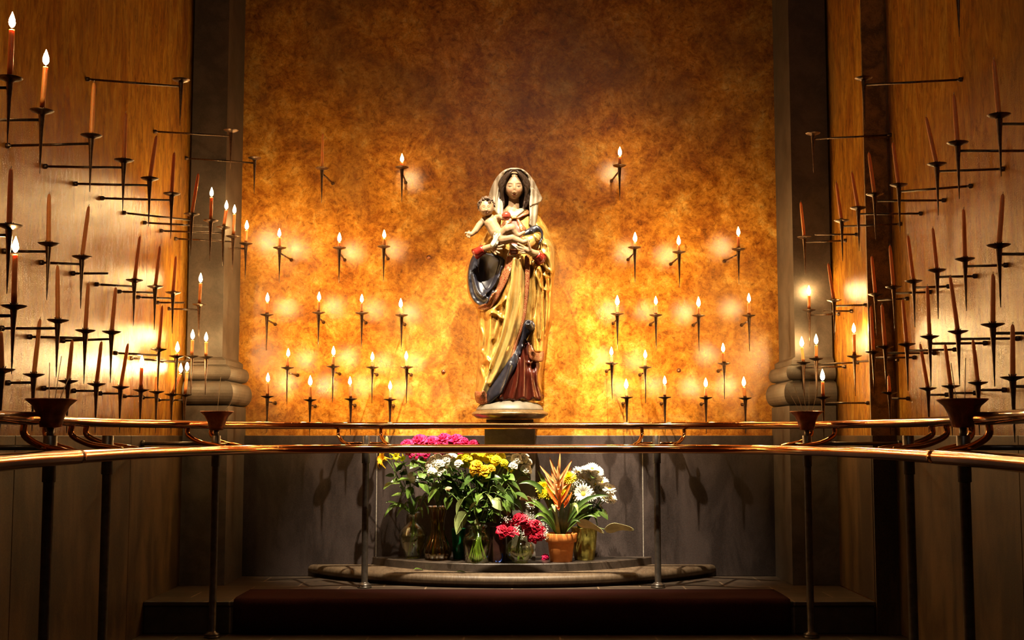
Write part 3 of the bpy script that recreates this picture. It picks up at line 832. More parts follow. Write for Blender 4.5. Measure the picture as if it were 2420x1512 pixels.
def paint_face(cx, ey, my, ex, s):
    def f(x, y):
        c = mixp(SKIN, (0.42, 0.15, 0.08), .4*(ga(x, y, cx-ex*1.15, (ey+my)/2+1*s, 5*s, 4*s)+ga(x, y, cx+ex*1.15, (ey+my)/2+1*s, 5*s, 4*s)))
        for sx in (-1, 1):
            u = (x-(cx+sx*ex))/(5.2*s)
            if abs(u) < 1.15:
                by = ey - 6.6*s + 2.2*s*u*u
                c = mixp(c, (0.10, 0.05, 0.025), .85*math.exp(-((y-by)/(0.8*s))**2)*(1-sm(.85, 1.15, abs(u))))
                ly = ey + 1.2*s - 1.0*s*u*u*-.6
                if abs(u) < 1:
                    c = mixp(c, (0.50, 0.44, 0.34), .8*math.exp(-((y-(ly+.9*s))/(1.0*s))**2)*(1-sm(.5, .95, abs(u))))
                    c = mixp(c, (0.012, 0.008, 0.006), .97*math.exp(-((x-(cx+sx*ex))/(1.9*s))**4-((y-(ly+.8*s))/(1.3*s))**4))
                    c = mixp(c, (0.05, 0.025, 0.015), .95*math.exp(-((y-ly)/(0.95*s))**2)*(1-sm(.8, 1.0, abs(u))))
                    c = mixp(c, (0.25, 0.13, 0.07), .5*math.exp(-((y-(ey-3.0*s+1.3*s*u*u))/(0.7*s))**2))
        ml = abs(x-cx)/(5.0*s)
        if ml < 1:
            c = mixp(c, (0.26, 0.06, 0.04), .95*math.exp(-((y-my)/(2.1*s*(1-.45*ml*ml)))**4)*(1-sm(.8, 1, ml)))
            c = mixp(c, (0.14, 0.03, 0.02), .8*math.exp(-((y-my)/(.55*s))**2))
        for sx in (-1, 1): c = mixp(c, (0.2, 0.09, 0.05), .3*ga(x, y, cx+sx*1.6*s, (ey+my)/2+3.2*s+2.2*s, 1.0*s, .7*s))
        return c
    return f
mf = [(1215.5,445,.014,2.0,8), (1215.5,453.5,.013,2.8,2.6), (1212.6,455,.006,1.6,1.6), (1218.4,455,.006,1.6,1.6), (1205,439,-.011,6.5,4.2), (1226,439,-.011,6.5,4.2),
      (1205,438.6,.010,4.2,3.0), (1226,438.6,.010,4.2,3.0), (1215.5,433,-.002,3,4), (1215.5,460.6,.008,4.6,2.6), (1215.5,464.6,-.004,4,1.4), (1215.5,468.5,.008,5,3.2), (1215.5,457.6,-.002,3,1.0),
      (1204,451,.003,5,5), (1227,451,.003,5,5), (1205,432,.003,6,1.8), (1226,432,.003,6,1.8)]
head('head', 1215.2, 439, 24.0, 33.5, .098, .055, mf, paint_face(1215.5, 439, 460.6, 10.6, 1.0))
blob('neck', chain((1215,462,.05,13), (1214,490,.045,14), (1210,505,.03,22)) + chain((1190,508,.045,11), (1238,506,.045,11)), M_skin, .005, 6, SKIN)
# hair: wavy locks either side of the face
hb = MB()
for sd in (-1, 1):
    for q in range(11):
        u = q/10; pts = []
        for k in range(26):
            t = k/25
            x = 1215.5 + sd*((4.5+u*4) + (21+u*7)*min(1, (t*2.1))**.7 + math.sin(t*13+q*.35)*1.9*sm(.2, .5, t)*(1) - (3*sm(.75, 1, t) if sd > 0 else -1*t))
            y = 403.0 + u*1.0 + 92*t*(1-.14*u) - 11*math.sin(PI*min(1, t*1.3))*.5
            d = .085 + .068*math.cos(min(1, t*1.5)*PI/2*.9) - u*.055 + .006*math.sin(t*13+q*2.4) 
            pts.append(S(x, y, d))
        hb.tube(pts, [(2.9*K)*(.75+.3*math.sin(PI*(k/25)**.6))*(1 if k < 22 else (25.5-k)/4) for k in range(26)], 8)
hb.ball(S(1215.5, 436, .01), (28*K, .10, 36*K), 28, 18)
fix(hb.build('hair', M_hair))
# veil: hood behind, two hanging panels with folds
def vf(x, y):
    u = abs(x-1215.5)/42
    return .10 - .09*u*u + .03*math.exp(-((y-405)/14)**2)*(1-u) + .010*math.sin(x*.55+y*.03) + .115*sm(462, 512, y)
hood = MB(); rows = []
for j in range(30):
    a = PI/2 - (PI*.52)*j/29; r = []
    for i in range(44):
        b_ = -.10*PI + (PI*1.2)*i/43
        x = math.cos(b_); bk = math.sin(b_)
        R = math.cos(a)
        low = max(0, (j-20)/9)
        X = 1216 + (38+10*low)*R**.8*x if R > 0 else 1216
        y_ = 441 - 43*math.sin(a) + low*55
        r.append(S(X, y_, .035 - .125*max(-.4, bk)*max(R, 0)**.8 + .0 ))
    rows.append(r)
hood.sheet(rows)
fix(hood.build('veil_hood', M_veil, solid=.012))
patch('veil', A((650,78),(560,88),(490,130),(430,200),(385,290),(355,390),(370,470),(420,560),(450,600),(500,610),(502,500),(492,400),(488,300),(492,230),(520,165),(560,118),(620,95),(700,98),(745,125),(790,175),(812,240),(812,330),(806,480),(812,600),(825,735),(880,728),(900,620),(915,478),(958,430),(925,360),(890,280),(845,200),(780,125),(720,88)), M_veil, 0.02, depth=vf, thick=.016, crown=.010, cw=6)
patch('veil_corner_fold', A((830,300),(880,330),(925,390),(955,430),(915,468),(850,488),(812,500),(812,420)), M_veil, 0.045, depth=vf, thick=.012, crown=.010, cw=6, curl=.004)
# child
CH = blob('child', chain((1160,512,.20,7), (1160,528,.215,15.5), (1172,548,.225,16), (1184,562,.23,16)) + chain((1150,520,.20,10), (1172,518,.20,9))
     + chain((1144,521,.20,9), (1132,533,.21,8), (1124,545,.22,7.2), (1114,554,.23,5), (1107,552,.235,4.6))
     + chain((1107,550,.235,2.3), (1100,549,.24,1.9), (1099,552,.24,1.7)) + chain((1107,553,.235,2.3), (1102,557,.24,1.9)) + chain((1108,555,.235,2.2), (1105,561,.24,1.8)) + chain((1110,555,.235,2.2), (1110,562,.24,1.8)) + chain((1111,550,.235,2.3), (1108,545,.24,1.8))
     + chain((1173,515,.20,8), (1182,512,.225,6.5), (1188,516,.24,5)) + chain((1188,516,.245,2.3), (1193,520,.255,2)) + chain((1188,513,.245,2.3), (1191,509,.265,2)) 
     + chain((1186,556,.235,13), (1200,542,.27,12.5), (1208,539,.28,11)) + chain((1208,541,.28,10), (1218,553,.27,7.5), (1226,556,.27,5.5), (1238,549,.265,4.2))
     + chain((1188,566,.24,14), (1210,562,.26,11.5), (1224,568,.265,8), (1236,572,.265,6), (1248,569,.265,4.6), (1243,562,.265,4)), M_skin, .0042, 5, SKIN)
CH.name = 'child'
bf = [(1149,491,.007,2.0,4), (1149,497,.013,2.6,2.4), (1143.2,489.5,-.008,3.6,2.6), (1154.8,489.5,-.008,3.6,2.6), (1143.2,489.6,.006,2.4,1.8), (1154.8,489.6,.006,2.4,1.8), (1149.5,503,.007,3.6,2.0), (1149.5,508.5,.007,4,2.4), (1140,499,.006,4,4), (1158.5,499,.006,4,4)]
hd = head('child_head', 1149.5, 489.5, 17.3, 21.5, .066, .215, bf, paint_face(1149.2, 489.6, 503, 5.9, .62), 100, 76, jaw=.10)
blob('child_ears', chain((1132.5,492,.215,2.6), (1133,497,.215,2.2)) + chain((1166.5,490,.215,2.8), (1166,496,.215,2.2)), M_skin, .003, 2, SKIN)
cb = MB(); random.seed(3)
for q in range(170):
    a = random.uniform(-.22, PI+.22); e = random.uniform(0, 1)
    rx, ry = 18.2, 20.5
    rr = e**.5
    x = 1149.2 + rx*math.cos(a)*(1 if rr > .8 else rr*1.1); y = 486 - ry*abs(math.sin(a))*(1) if math.sin(a) > 0 else 486+6*random.random()
    if math.sin(a) <= 0: d = .215 - .03*random.random(); x = 1149.2+math.copysign(18, math.cos(a))
    else:
        d = .215 + random.uniform(-.05, .062)*(1 if y < 474 else .35)
        y += 2.5*(d-.2)/.06 if d > .2 else 0
    c = S(x, y, d); R = random.uniform(2.3, 3.4)*K
    ax = Quaternion((random.uniform(-1,1), random.uniform(-1,1), random.uniform(-1,1)), random.uniform(0, 3)).to_matrix()
    pts = [c + ax @ Vector((math.cos(t)*R*(1-t/16), math.sin(t)*R*(1-t/16), 0)) for t in [k*.7 for k in range(11)]]
    cb.tube(pts, R*.42, 6)
cb.ball(S(1149.5, 482, .20), (17.4*K, .063, 18*K), 20, 14)
fix(cb.build('child_curls', M_hair2))
fix(MB().ball(S(1196.5, 510, .275), 10.6*K, 32, 24).build('orb', M_orb))
def cf(x, y): return .275 + .006*math.sin(x*.9+y*.5)
patch('loincloth', [(1168,548),(1180,547),(1192,543),(1196,550),(1188,560),(1180,566),(1178,576),(1172,582),(1162,586),(1158,578),(1164,566),(1166,556)], M_cloth, -.012, depth=cf, thick=.02, crown=.016, cw=8)
# Mary's hands
blob('right_hand', chain((1136,592,.17,9), (1148,587,.20,8), (1160,583,.225,7.5), (1168,584,.235,6.5))
     + chain((1160,580,.235,3.4), (1168,572,.25,2.9), (1174,566,.26,2.3))
     + chain((1168,582,.24,3.2), (1180,583,.255,2.8), (1190,579,.265,2.2)) + chain((1168,586,.24,3.2), (1178,589,.25,2.7), (1186,588,.258,2.2))
     + chain((1166,589,.235,3.1), (1174,595,.245,2.6), (1180,598,.25,2.1)) + chain((1163,590,.23,3.0), (1168,597,.24,2.5), (1172,601,.245,2.0)), M_skin, .0032, 3, SKIN)
blob('left_hand', chain((1272,601,.19,9), (1260,598,.225,8.5), (1248,592,.25,8), (1241,589,.255,7))
     + chain((1254,592,.265,3.4), (1251,580,.28,3.0), (1247,568,.29,2.3))
     + chain((1241,585,.262,3.2), (1232,580,.275,2.8), (1224,575,.28,2.1)) + chain((1240,589,.262,3.2), (1230,586,.275,2.8), (1221,582,.28,2.1))
     + chain((1241,593,.258,3.2), (1232,592,.27,2.7), (1224,589,.275,2.1)) + chain((1244,596,.255,3.0), (1236,598,.265,2.5), (1229,596,.27,2.0)), M_skin, .0032, 3, SKIN)
def cuff(name, c, ax, r, L, mat):
    M = ax.to_track_quat('Z', 'Y').to_matrix()
    return fix(MB().lathe([(r*.7, 0), (r*1.0, 0), (r*1.12, L*.12), (r*1.05, L*.3), (r*1.15, L*.6), (r*1.3, L)], c, 26, M=M).build(name, mat))
cuff('right_cuff', S(1144,588,.185), Vector((-.85,.35,-.45)), 10.5*K, .085, M_cuff)
cuff('left_cuff', S(1266,601,.20), Vector((.6,.6,-.5)), 11.5*K, .07, M_cuff)
# dome, moulded plate and bracket under the plate
cx = P(1205, 960, SY).x
fix(MB().lathe([(.02, 1.572), (.12, 1.57), (.19, 1.556), (.235, 1.53), (.255, 1.50), (.257, 1.49)], (cx, SY, 0), 64).build('dome_base', M_base))
fix(MB().lathe([(.19, 1.428), (.25, 1.430), (.262, 1.438), (.272, 1.446), (.286, 1.452), (.292, 1.462), (.288, 1.472), (.275, 1.478), (.262, 1.484), (.255, 1.495), (.1, 1.495)], (cx, SY, 0), 72).build('moulded_plate', M_plate))
# the pillar
px0, px1 = P(1145, 1040, 9.63).x, P(1265, 1040, 9.63).x
pb = MB().box(px0, px1, 9.63, YB-.04, TOP, 1.385).box(px0+.012, px1-.012, 9.65, YB-.04, 1.385, 1.424)
tag(pb.build('stone_pillar', M_pillar, smooth=False, bevel=.004), 'square grey stone pillar carrying the statue behind the flowers', 'pillar')

# ------------------------------------------------------------ vases, pots and flowers
random.seed(21)
def glass(name, tint, gl=0.03, rough=0.03):
    m = bpy.data.materials.new(name); m.use_nodes = True; nt = m.node_tree; nt.nodes.clear()
    out = nt.nodes.new('ShaderNodeOutputMaterial'); mx = nt.nodes.new('ShaderNodeMixShader')
    tr = nt.nodes.new('ShaderNodeBsdfTransparent'); tr.inputs[0].default_value = (*tint, 1)
    g = nt.nodes.new('ShaderNodeBsdfGlossy'); g.inputs[0].default_value = (1, 1, 1, 1); g.inputs['Roughness'].default_value = rough
    lw = nt.nodes.new('ShaderNodeLayerWeight'); lw.inputs[0].default_value = 0.35
    mp = nt.nodes.new('ShaderNodeMapRange'); mp.inputs[3].default_value = gl; mp.inputs[4].default_value = 0.42
    nt.links.new(lw.outputs['Facing'], mp.inputs[0]); nt.links.new(mp.outputs[0], mx.inputs[0])
    nt.links.new(tr.outputs[0], mx.inputs[1]); nt.links.new(g.outputs[0], mx.inputs[2]); nt.links.new(mx.outputs[0], out.inputs[0])
    return m
M_glass = glass('clear_glass', (0.93, 0.95, 0.86))
M_glassy = glass('amber_tinted_glass', (0.84, 0.70, 0.38), 0.06, 0.05)
M_water = glass('stem_water', (0.86, 0.86, 0.55), 0.01)
M_greenv = simple('dark_green_glazed', (0.01, 0.16, 0.05), 0.2, 0, 0.3)
M_darkv = simple('dark_brown_glazed', (0.045, 0.018, 0.014), 0.3, 0, 0.3)
M_terra = simple('terracotta', (0.95, 0.32, 0.07), 0.6, 0, 0.1, 30)
M_soil = simple('dark_soil', (0.03, 0.02, 0.012), 0.95, 0, 0.4, 80)
M_foil = simple('gold_green_foil', (0.42, 0.36, 0.08), 0.3, 0.65, 0.35, 26, 0.3)
M_leafs = [simple('dark_green_leaf', (0.05, 0.095, 0.018), 0.35, 0, 0.35, 30), simple('mid_green_leaf', (0.11, 0.19, 0.03), 0.35, 0, 0.3, 30), simple('pale_green_leaf', (0.34, 0.42, 0.15), 0.4, 0, 0.25, 30)]
M_stem = simple('green_stem', (0.20, 0.32, 0.07), 0.5, 0, 0.25)
M_pinkr = simple('crimson_pink_petal', (0.95, 0.02, 0.14), 0.5, 0, 0.3, 30, spec=0.3)
M_redr = simple('dark_red_petal', (0.50, 0.008, 0.035), 0.5, 0, 0.3, 30, spec=0.3)
M_white = simple('cream_white_petal', (0.90, 0.84, 0.70), 0.6, 0, 0.08, 30, spec=0.2)
M_peach = simple('peach_petal', (0.80, 0.50, 0.28), 0.6, 0, 0.08, spec=0.2)
M_yel = simple('yellow_petal', (0.95, 0.76, 0.02), 0.55, 0, 0.1, spec=0.2)
M_ora = simple('orange_yellow_petal', (0.92, 0.48, 0.02), 0.55, 0, 0.12, spec=0.2)
M_dwhite = simple('white_daisy_petal', (0.86, 0.82, 0.70), 0.6, 0, 0.06, spec=0.2)
M_disc = simple('yellow_green_disc', (0.62, 0.50, 0.06), 0.8, 0, 0.3, 200)
M_bract = simple('peach_orange_bract', (0.86, 0.36, 0.13), 0.45, 0, 0.3, 8)
M_bractd = simple('red_orange_bract', (0.85, 0.15, 0.02), 0.45, 0, 0.2, 8)
M_creamleaf = simple('cream_yellow_leaf', (0.72, 0.66, 0.33), 0.45, 0, 0.2, 12)

def petal(mb, az, tilt, L, W, cup=.4, curl=.3, nu=5, nv=6, base=.0, z0=0, tip=.0, jit=0):
    rows = []; ca, sa = math.cos(az), math.sin(az)
    for j in range(nv):
        v = j/(nv-1); r = []
        th = tilt + curl*v*v
        rad = base + L*(math.sin(tilt)*v + (math.sin(th)-math.sin(tilt))*v*.6)
        z = z0 + L*math.cos(th)*v
        wd = W*math.sin(PI*(.12+.80*v**.8))**.7*(1-tip*v**3)
        for i in range(nu):
            u = -1 + 2*i/(nu-1)
            rr = rad - cup*W*u*u*math.cos(tilt) + jit*math.sin(5*u+az*7)*v
            zz = z + cup*W*u*u*math.sin(tilt) + jit*math.cos(6*u+az*5)*v
            x, y = rr, wd*u
            r.append(Vector((x*ca-y*sa, x*sa+y*ca, zz)))
        rows.append(r)
    mb.sheet(rows)
def rose_mesh(mat, open_=1.0, n=24):
    m = MB()
    m.ball((0, 0, .25), (.22, .22, .34), 10, 8)
    for k in range(n):
        t = k/(n-1)
        petal(m, k*2.399, .10+1.05*t**1.2*open_, .62+.42*t, .30+.32*t, cup=.55-.2*t, curl=.25+.75*t*open_, base=.05+.06*t, z0=.12-.22*t, jit=.025)
    o = m.build('bloom', mat, solid=.02); return o
def daisy_mesh(mat, layers, n, Wd=.13):
    m = MB()
    for l in range(layers):
        for k in range(n):
            petal(m, 2*PI*(k+.5*l)/n+random.uniform(-.05, .05), 1.42-.34*l+random.uniform(-.1, .1), 1.0-.14*l, Wd, cup=.2, curl=.12, nu=3, nv=5, base=.12, z0=.02*l, jit=.01)
    return m.build('bloom', mat)
def disc_mesh():
    return MB().ball((0, 0, .04), (.25, .25, .13), 16, 8).build('flower_centre', M_disc)
def lily_mesh(mat, wide):
    m = MB()
    for k in range(6):
        petal(m, k*PI/3, .35, 1.0, .24 if k % 2 else .19, cup=.35, curl=wide, nu=5, nv=8, base=.06, tip=.85)
    return m.build('bloom', mat)
def leaf_mesh(mat, L=1.0, W=.30, droop=.35, fold=.25):
    rows = []; nv = 10
    for j in range(nv):
        v = j/(nv-1); wd = W*math.sin(PI*min(1, v**.75))**.85 + .004; r = []
        for i in range(7):
            u = -1+2*i/6
            r.append(Vector((wd*u, L*v, -droop*L*v*v + fold*wd*abs(u) + .02*math.sin(v*22+u*3)*abs(u)*W)))
        rows.append(r)
    m = MB().sheet(rows); m.tube([(0,-.12,0), (0,0,0), (0,.5,-droop*.25+.0), (0,.95,-droop*.9)], [.014,.014,.010,.004], 5)
    return m.build('leaf', mat)
PROTO = {}
def proto(key, f):
    """first use hands out the original, later uses hand out copies sharing its mesh"""
    if key not in PROTO: PROTO[key] = f(); return PROTO[key]
    c = PROTO[key].copy(); COL.objects.link(c); return c
def orient(o, parent, loc, zdir, s, spin=0):
    o.parent = parent; o.location = loc; o.rotation_mode = 'QUATERNION'
    o.rotation_quaternion = Vector(zdir).normalized().to_track_quat('Z', 'Y') @ Quaternion((0, 0, 1), spin); o.scale = (s, s, s)
def orient_leaf(o, parent, loc, ydir, s, roll=0, wide=1.0):
    y = Vector(ydir).normalized(); q = y.to_track_quat('Y', 'Z') @ Quaternion((0, 1, 0), roll)
    o.parent = parent; o.location = loc; o.rotation_mode = 'QUATERNION'; o.rotation_quaternion = q; o.scale = (s*wide, s, s)
def leafk(kind): return proto('leaf%d' % kind, lambda: leaf_mesh(M_leafs[kind], W=.34, droop=.30))
def flower(name, px, py, Y, rpx, kind, neck, foot, label, cat, group, nleaf=2, axis=None, leaves=(0, 1)):
    top = P(px, py, Y); r = rpx*px_per(Y)*1.28
    foot = Vector(foot); neck = Vector(neck)
    root = thing(name, foot, label, cat, group)
    ax = Vector(axis) if axis else Vector((random.uniform(-.5, .5) + (top.x-neck.x)*.9, -random.uniform(.5, .95), random.uniform(.35, .9)))
    ax.normalize()
    bl = kind(); orient(bl, root, top - foot - ax*r*.35, ax, r, random.uniform(0, 6))
    if kind in CENTRE:
        c = proto('disc', disc_mesh); c.parent = bl if False else root
        orient(c, root, top - foot - ax*r*.30, ax, r, 0)
    b0 = top - ax*r*.4
    jitter = Vector((random.uniform(-.006, .006), random.uniform(-.006, .006), 0))
    pts = spline([b0, b0.lerp(neck, .35) + Vector((0, 0, .02)) + jitter*2, neck + jitter, foot], 6)
    MB().tube([p - foot for p in pts], .0022 + .0008*(r > .03), 6).build('stem', M_stem, root)
    for q in range(nleaf):
        t = random.uniform(.2, .62); i = int(t*18); p = pts[min(i, len(pts)-1)]
        a = random.uniform(0, 2*PI)
        d = Vector((math.cos(a), -abs(math.sin(a))*.9-.1, random.uniform(-.5, .35)))
        orient_leaf(leafk(random.choice(leaves)), root, p - foot, d, random.uniform(.065, .11), random.uniform(-.9, .9))
    return root
kP = lambda: proto('rp', lambda: rose_mesh(M_pinkr, 1.0, 26))
kR = lambda: proto('rr', lambda: rose_mesh(M_redr, .9))
kW = lambda: proto('rw', lambda: rose_mesh(M_white, .8))
kPe = lambda: proto('rpe', lambda: rose_mesh(M_peach, .35, 12))
kY = lambda: proto('ry', lambda: rose_mesh(M_yel, .85))
kO = lambda: proto('ro', lambda: rose_mesh(M_ora, .9))
kD = lambda: proto('dd', lambda: daisy_mesh(M_dwhite, 2, 19))
kM = lambda: proto('dm', lambda: daisy_mesh(M_yel, 4, 20))
kMw = lambda: proto('dmw', lambda: daisy_mesh(M_dwhite, 4, 20))
kL = lambda: proto('ly', lambda: lily_mesh(M_ora, 1.1))
kLs = lambda: proto('lys', lambda: lily_mesh(M_yel, 1.5))
CENTRE = (kD,)

def vase_at(px, Y): return Vector((P(px, 1300, Y).x, Y, TOP))
V1, V2, V3, V4, V5, VP, V6, V7 = vase_at(976, 9.80), vase_at(1034, 9.70), vase_at(1084, 9.80), vase_at(1128, 9.50), vase_at(1229, 9.49), vase_at(1326, 9.58), vase_at(1381, 9.70), vase_at(1178, 9.545)
def vase(c, prof, mat, name, label, water=None, flute=None, n=40):
    r = thing(name, c, label, 'vase' if 'vase' in name else 'pot')
    inner = [(max(.004, a-.0025), z+.003) for a, z in reversed(prof)]
    MB().lathe(prof + inner, n=n, flute=flute, caps=False).lathe([(prof[0][0]*.98, .001), (prof[0][0]*.98, .006)], n=n).build('body', mat, r)
    if water:
        pw = [(max(.003, a-.004), z+.004) for a, z in prof if z <= water]
        a0, a1 = [p for p in zip(prof, prof[1:]) if p[0][1] <= water <= p[1][1]][0]
        t = (water-a0[1])/(a1[1]-a0[1]+1e-9); pw.append((a0[0]+(a1[0]-a0[0])*t-.004, water))
        MB().lathe(pw, n=n, flute=flute).build('water', M_water, r)
    return r
vase(V1, [(.062,0),(.066,.006),(.060,.012),(.066,.03),(.090,.09),(.106,.14),(.110,.168),(.112,.176),(.108,.184),(.100,.21),(.078,.24),(.045,.262),(.034,.275),(.033,.30),(.045,.33),(.062,.35)], M_glass, 'glass_vase', 'round-shouldered clear glass vase with ring, holding yellow lilies, leftmost on the slab', .176)
vase(V2, [(.060,0),(.085,.012),(.100,.035),(.103,.06),(.092,.10),(.070,.15),(.052,.20),(.048,.25),(.054,.31),(.068,.37),(.078,.40)], M_glassy, 'glass_vase', 'tall fluted amber glass vase with bulbous foot, second on the slab', .30, flute=lambda i, k: .05*math.cos(i*PI/2.5), n=60)
vase(V3, [(.040,0),(.042,.004),(.050,.12),(.056,.22),(.058,.225)], M_greenv, 'green_vase', 'dark green tapered vase half hidden between two glass vases')
vase(V4, [(.078,0),(.086,.008),(.098,.06),(.107,.12),(.110,.16),(.106,.185),(.092,.205),(.074,.22),(.070,.24),(.080,.27)], M_glass, 'glass_vase', 'clear glass vase crowded with green stems below the yellow roses', .175)
vase(V5, [(.060,0),(.064,.006),(.058,.012),(.090,.04),(.106,.08),(.104,.12),(.080,.155),(.052,.175),(.050,.19),(.062,.215)], M_glass, 'glass_vase', 'small round glass vase under the dark red roses', .10)
vase(V7, [(.052,0),(.056,.01),(.062,.10),(.064,.22),(.060,.25),(.066,.26)], M_darkv, 'brown_vase', 'dark brown vase standing in shadow behind the red roses')
pot = thing('terracotta_pot', VP, 'orange terracotta pot with a thick rim holding the bromeliad', 'pot')
MB().lathe([(.078,0),(.082,.003),(.098,.14),(.100,.145),(.111,.145),(.116,.15),(.121,.205),(.120,.210),(.112,.210),(.108,.19),(.070,.188)], n=48).build('body', M_terra, pot)
MB().lathe([(.112,.175),(.112,.190)], n=36).build('soil', M_soil, pot)
vase(V6, [(.066,0),(.070,.004),(.082,.09),(.092,.19),(.097,.235),(.102,.242)], M_foil, 'foil_wrapped_pot', 'gold-green foil wrapped pot behind the terracotta pot, holding white daisies', flute=lambda i, k: .04*math.cos(i*PI/3)+.02*math.sin(i*1.9+k), n=60)

def inpt(V, rr, z=.012):
    a = random.uniform(0, 2*PI); return V + Vector((rr*math.cos(a), rr*math.sin(a), z))
for (x, y, r) in [(962,1050,17),(988,1040,19),(1020,1044,17),(1046,1034,18),(1075,1037,18),(1098,1042,15),(1117,1048,13),(1068,1060,14),(975,1064,14),(1005,1064,13),(1040,1060,14),(1095,1062,12)]:
    flower('pink_rose', x, y, 9.66+random.uniform(-.05, .06), r, kP, V2+Vector((0,0,.39)), inpt(V2, .05), 'big crimson-pink bloom in the tall amber vase at the top of the bouquets', 'flower', 'crimson-pink blooms', 4)
for (x, y, r) in [(1012,1098,12),(1022,1086,13),(1038,1094,12),(1052,1083,13),(1070,1080,13),(1068,1096,12),(1018,1113,11),(1045,1112,11),(1062,1110,10),(1035,1078,11),(1083,1092,10)]:
    flower('white_rose', x, y, 9.50+random.uniform(-.05, .06), r, kW, V4+Vector((-.02,0,.26)), inpt(V4, .07), 'small cream white rose in the clump left of the yellow roses', 'flower', 'cream roses left of the yellow ones', 4)
for (x, y, r) in [(1205,1085,12),(1222,1082,13),(1238,1079,11),(1250,1090,10),(1243,1106,12),(1212,1097,10)]:
    flower('white_rose', x, y, 9.52+random.uniform(-.05, .05), r, kW, V4+Vector((.03,0,.26)), inpt(V4, .07), 'cream white rose in front of the pillar, right of the yellow roses', 'flower', 'cream roses by the pillar', 3)
flower('peach_rosebud', 1059, 1156, 9.40, 9, kPe, V4+Vector((-.03,-.02,.26)), inpt(V4, .06), 'single peach rosebud among the leaves below the cream roses', 'flower', None, 1, axis=(-.1,-.5,.9))
for (x, y, r) in [(1088,1082,12),(1100,1077,12),(1112,1085,12),(1122,1076,11),(1098,1095,10),(1148,1080,12),(1162,1076,12),(1173,1085,12),(1184,1078,11),(1191,1092,9),(1206,1107,8),(1136,1078,11)]:
    flower('yellow_rose', x, y, 9.50+random.uniform(-.05, .06), r, kY, V4+Vector((0,0,.26)), inpt(V4, .07), 'bright yellow rose in the middle of the large glass vase bouquet', 'flower', 'bright yellow roses', 3)
for (x, y, r) in [(1130,1097,14),(1143,1108,15),(1160,1104,10),(1120,1110,11)]:
    flower('orange_rose', x, y, 9.40, r, kO, V4+Vector((0,-.02,.26)), inpt(V4, .07), 'deep orange-yellow rose drooping in front of the yellow ones', 'flower', 'orange-yellow roses', 3)
nk = V1+Vector((0,0,.34))
flower('yellow_lily', 903, 1083, 9.62, 27, kL, nk, inpt(V1, .04), 'large orange-yellow lily facing left beside the rail post', 'flower', None, 3, axis=(-.75,-.55,.25), leaves=(1,))
flower('yellow_lily', 936, 1078, 9.66, 15, kLs, nk, inpt(V1, .04), 'small yellow lily just right of the large one', 'flower', None, 2, axis=(.3,-.7,-.1), leaves=(1,))
flower('yellow_lily', 952, 1083, 9.64, 13, kLs, nk, inpt(V1, .04), 'small pale yellow lily hanging below the crimson blooms', 'flower', None, 2, axis=(.5,-.6,-.5), leaves=(1,))
bd = thing('lily_bud', V1+Vector((-.02,0,.015)), 'green lily bud standing up between the two handrails', 'flower bud')
tp = P(914, 1043, 9.7); ft = Vector(bd.location)
MB().ball(tp-ft, (.014,.014,.042), 12, 10).build('bud', M_leafs[2], bd)
MB().tube([p-ft for p in spline([tp-Vector((0,0,.035)), tp.lerp(nk, .5)+Vector((-.02,0,0)), nk, ft], 6)], .003, 6).build('stem', M_stem, bd)
for (x, y, r) in [(1222,1224,16),(1242,1232,15),(1190,1250,15),(1206,1252,15),(1250,1248,15),(1268,1238,15),(1279,1250,13),(1259,1267,14),(1276,1262,12),(1197,1238,12),(1213,1238,13)]:
    flower('red_rose', x, y, 9.40+random.uniform(-.03, .05), r, kR, V5+Vector((0,0,.20)), inpt(V5, .045), 'dark red rose in the low bunch in the small round vase', 'flower', 'dark red roses', 0)
for (x, y) in [(1385,1106),(1370,1113),(1398,1116),(1378,1126),(1393,1131),(1410,1126),(1423,1136),(1433,1147),(1406,1141),(1360,1141),(1346,1150),(1356,1131),(1372,1146),(1389,1149),(1421,1156),(1439,1161),(1444,1174),(1430,1173),(1411,1166),(1396,1169),(1350,1166),(1362,1121),(1400,1104),(1415,1113),(1441,1151),(1342,1137)]:
    flower('white_daisy', x, y, 9.62+random.uniform(-.06, .06), random.uniform(11, 13), kD, V6+Vector((0,0,.24)), inpt(V6, .04, .1), 'white daisy with yellow centre in the foil pot bunch', 'flower', 'white daisies in the foil pot', 1)
flower('white_daisy', 1379, 1166, 9.5, 18, kD, V6+Vector((0,0,.24)), inpt(V6, .04, .1), 'largest white daisy, facing front at the lower left of its bunch', 'flower', None, 1, axis=(.05,-1,.15))
for (x, y, r) in [(1290,1150,15),(1303,1160,14),(1284,1163,11),(1348,1125,13),(1326,1150,13),(1339,1142,11),(1332,1161,10)]:
    flower('yellow_chrysanthemum', x-4, y, 9.50+random.uniform(-.03, .03), r, kM, V6+Vector((-.03,0,.24)), inpt(V6, .04, .1), 'yellow chrysanthemum behind the orange bromeliad spike', 'flower', 'yellow chrysanthemums', 0)
flower('white_chrysanthemum', 1253, 1184, 9.62, 13, kMw, V5+Vector((.06,.15,.22)), V5+Vector((.06,.16,.0)), 'single white chrysanthemum in front of the pillar beside cream leaves', 'flower', None, 0)

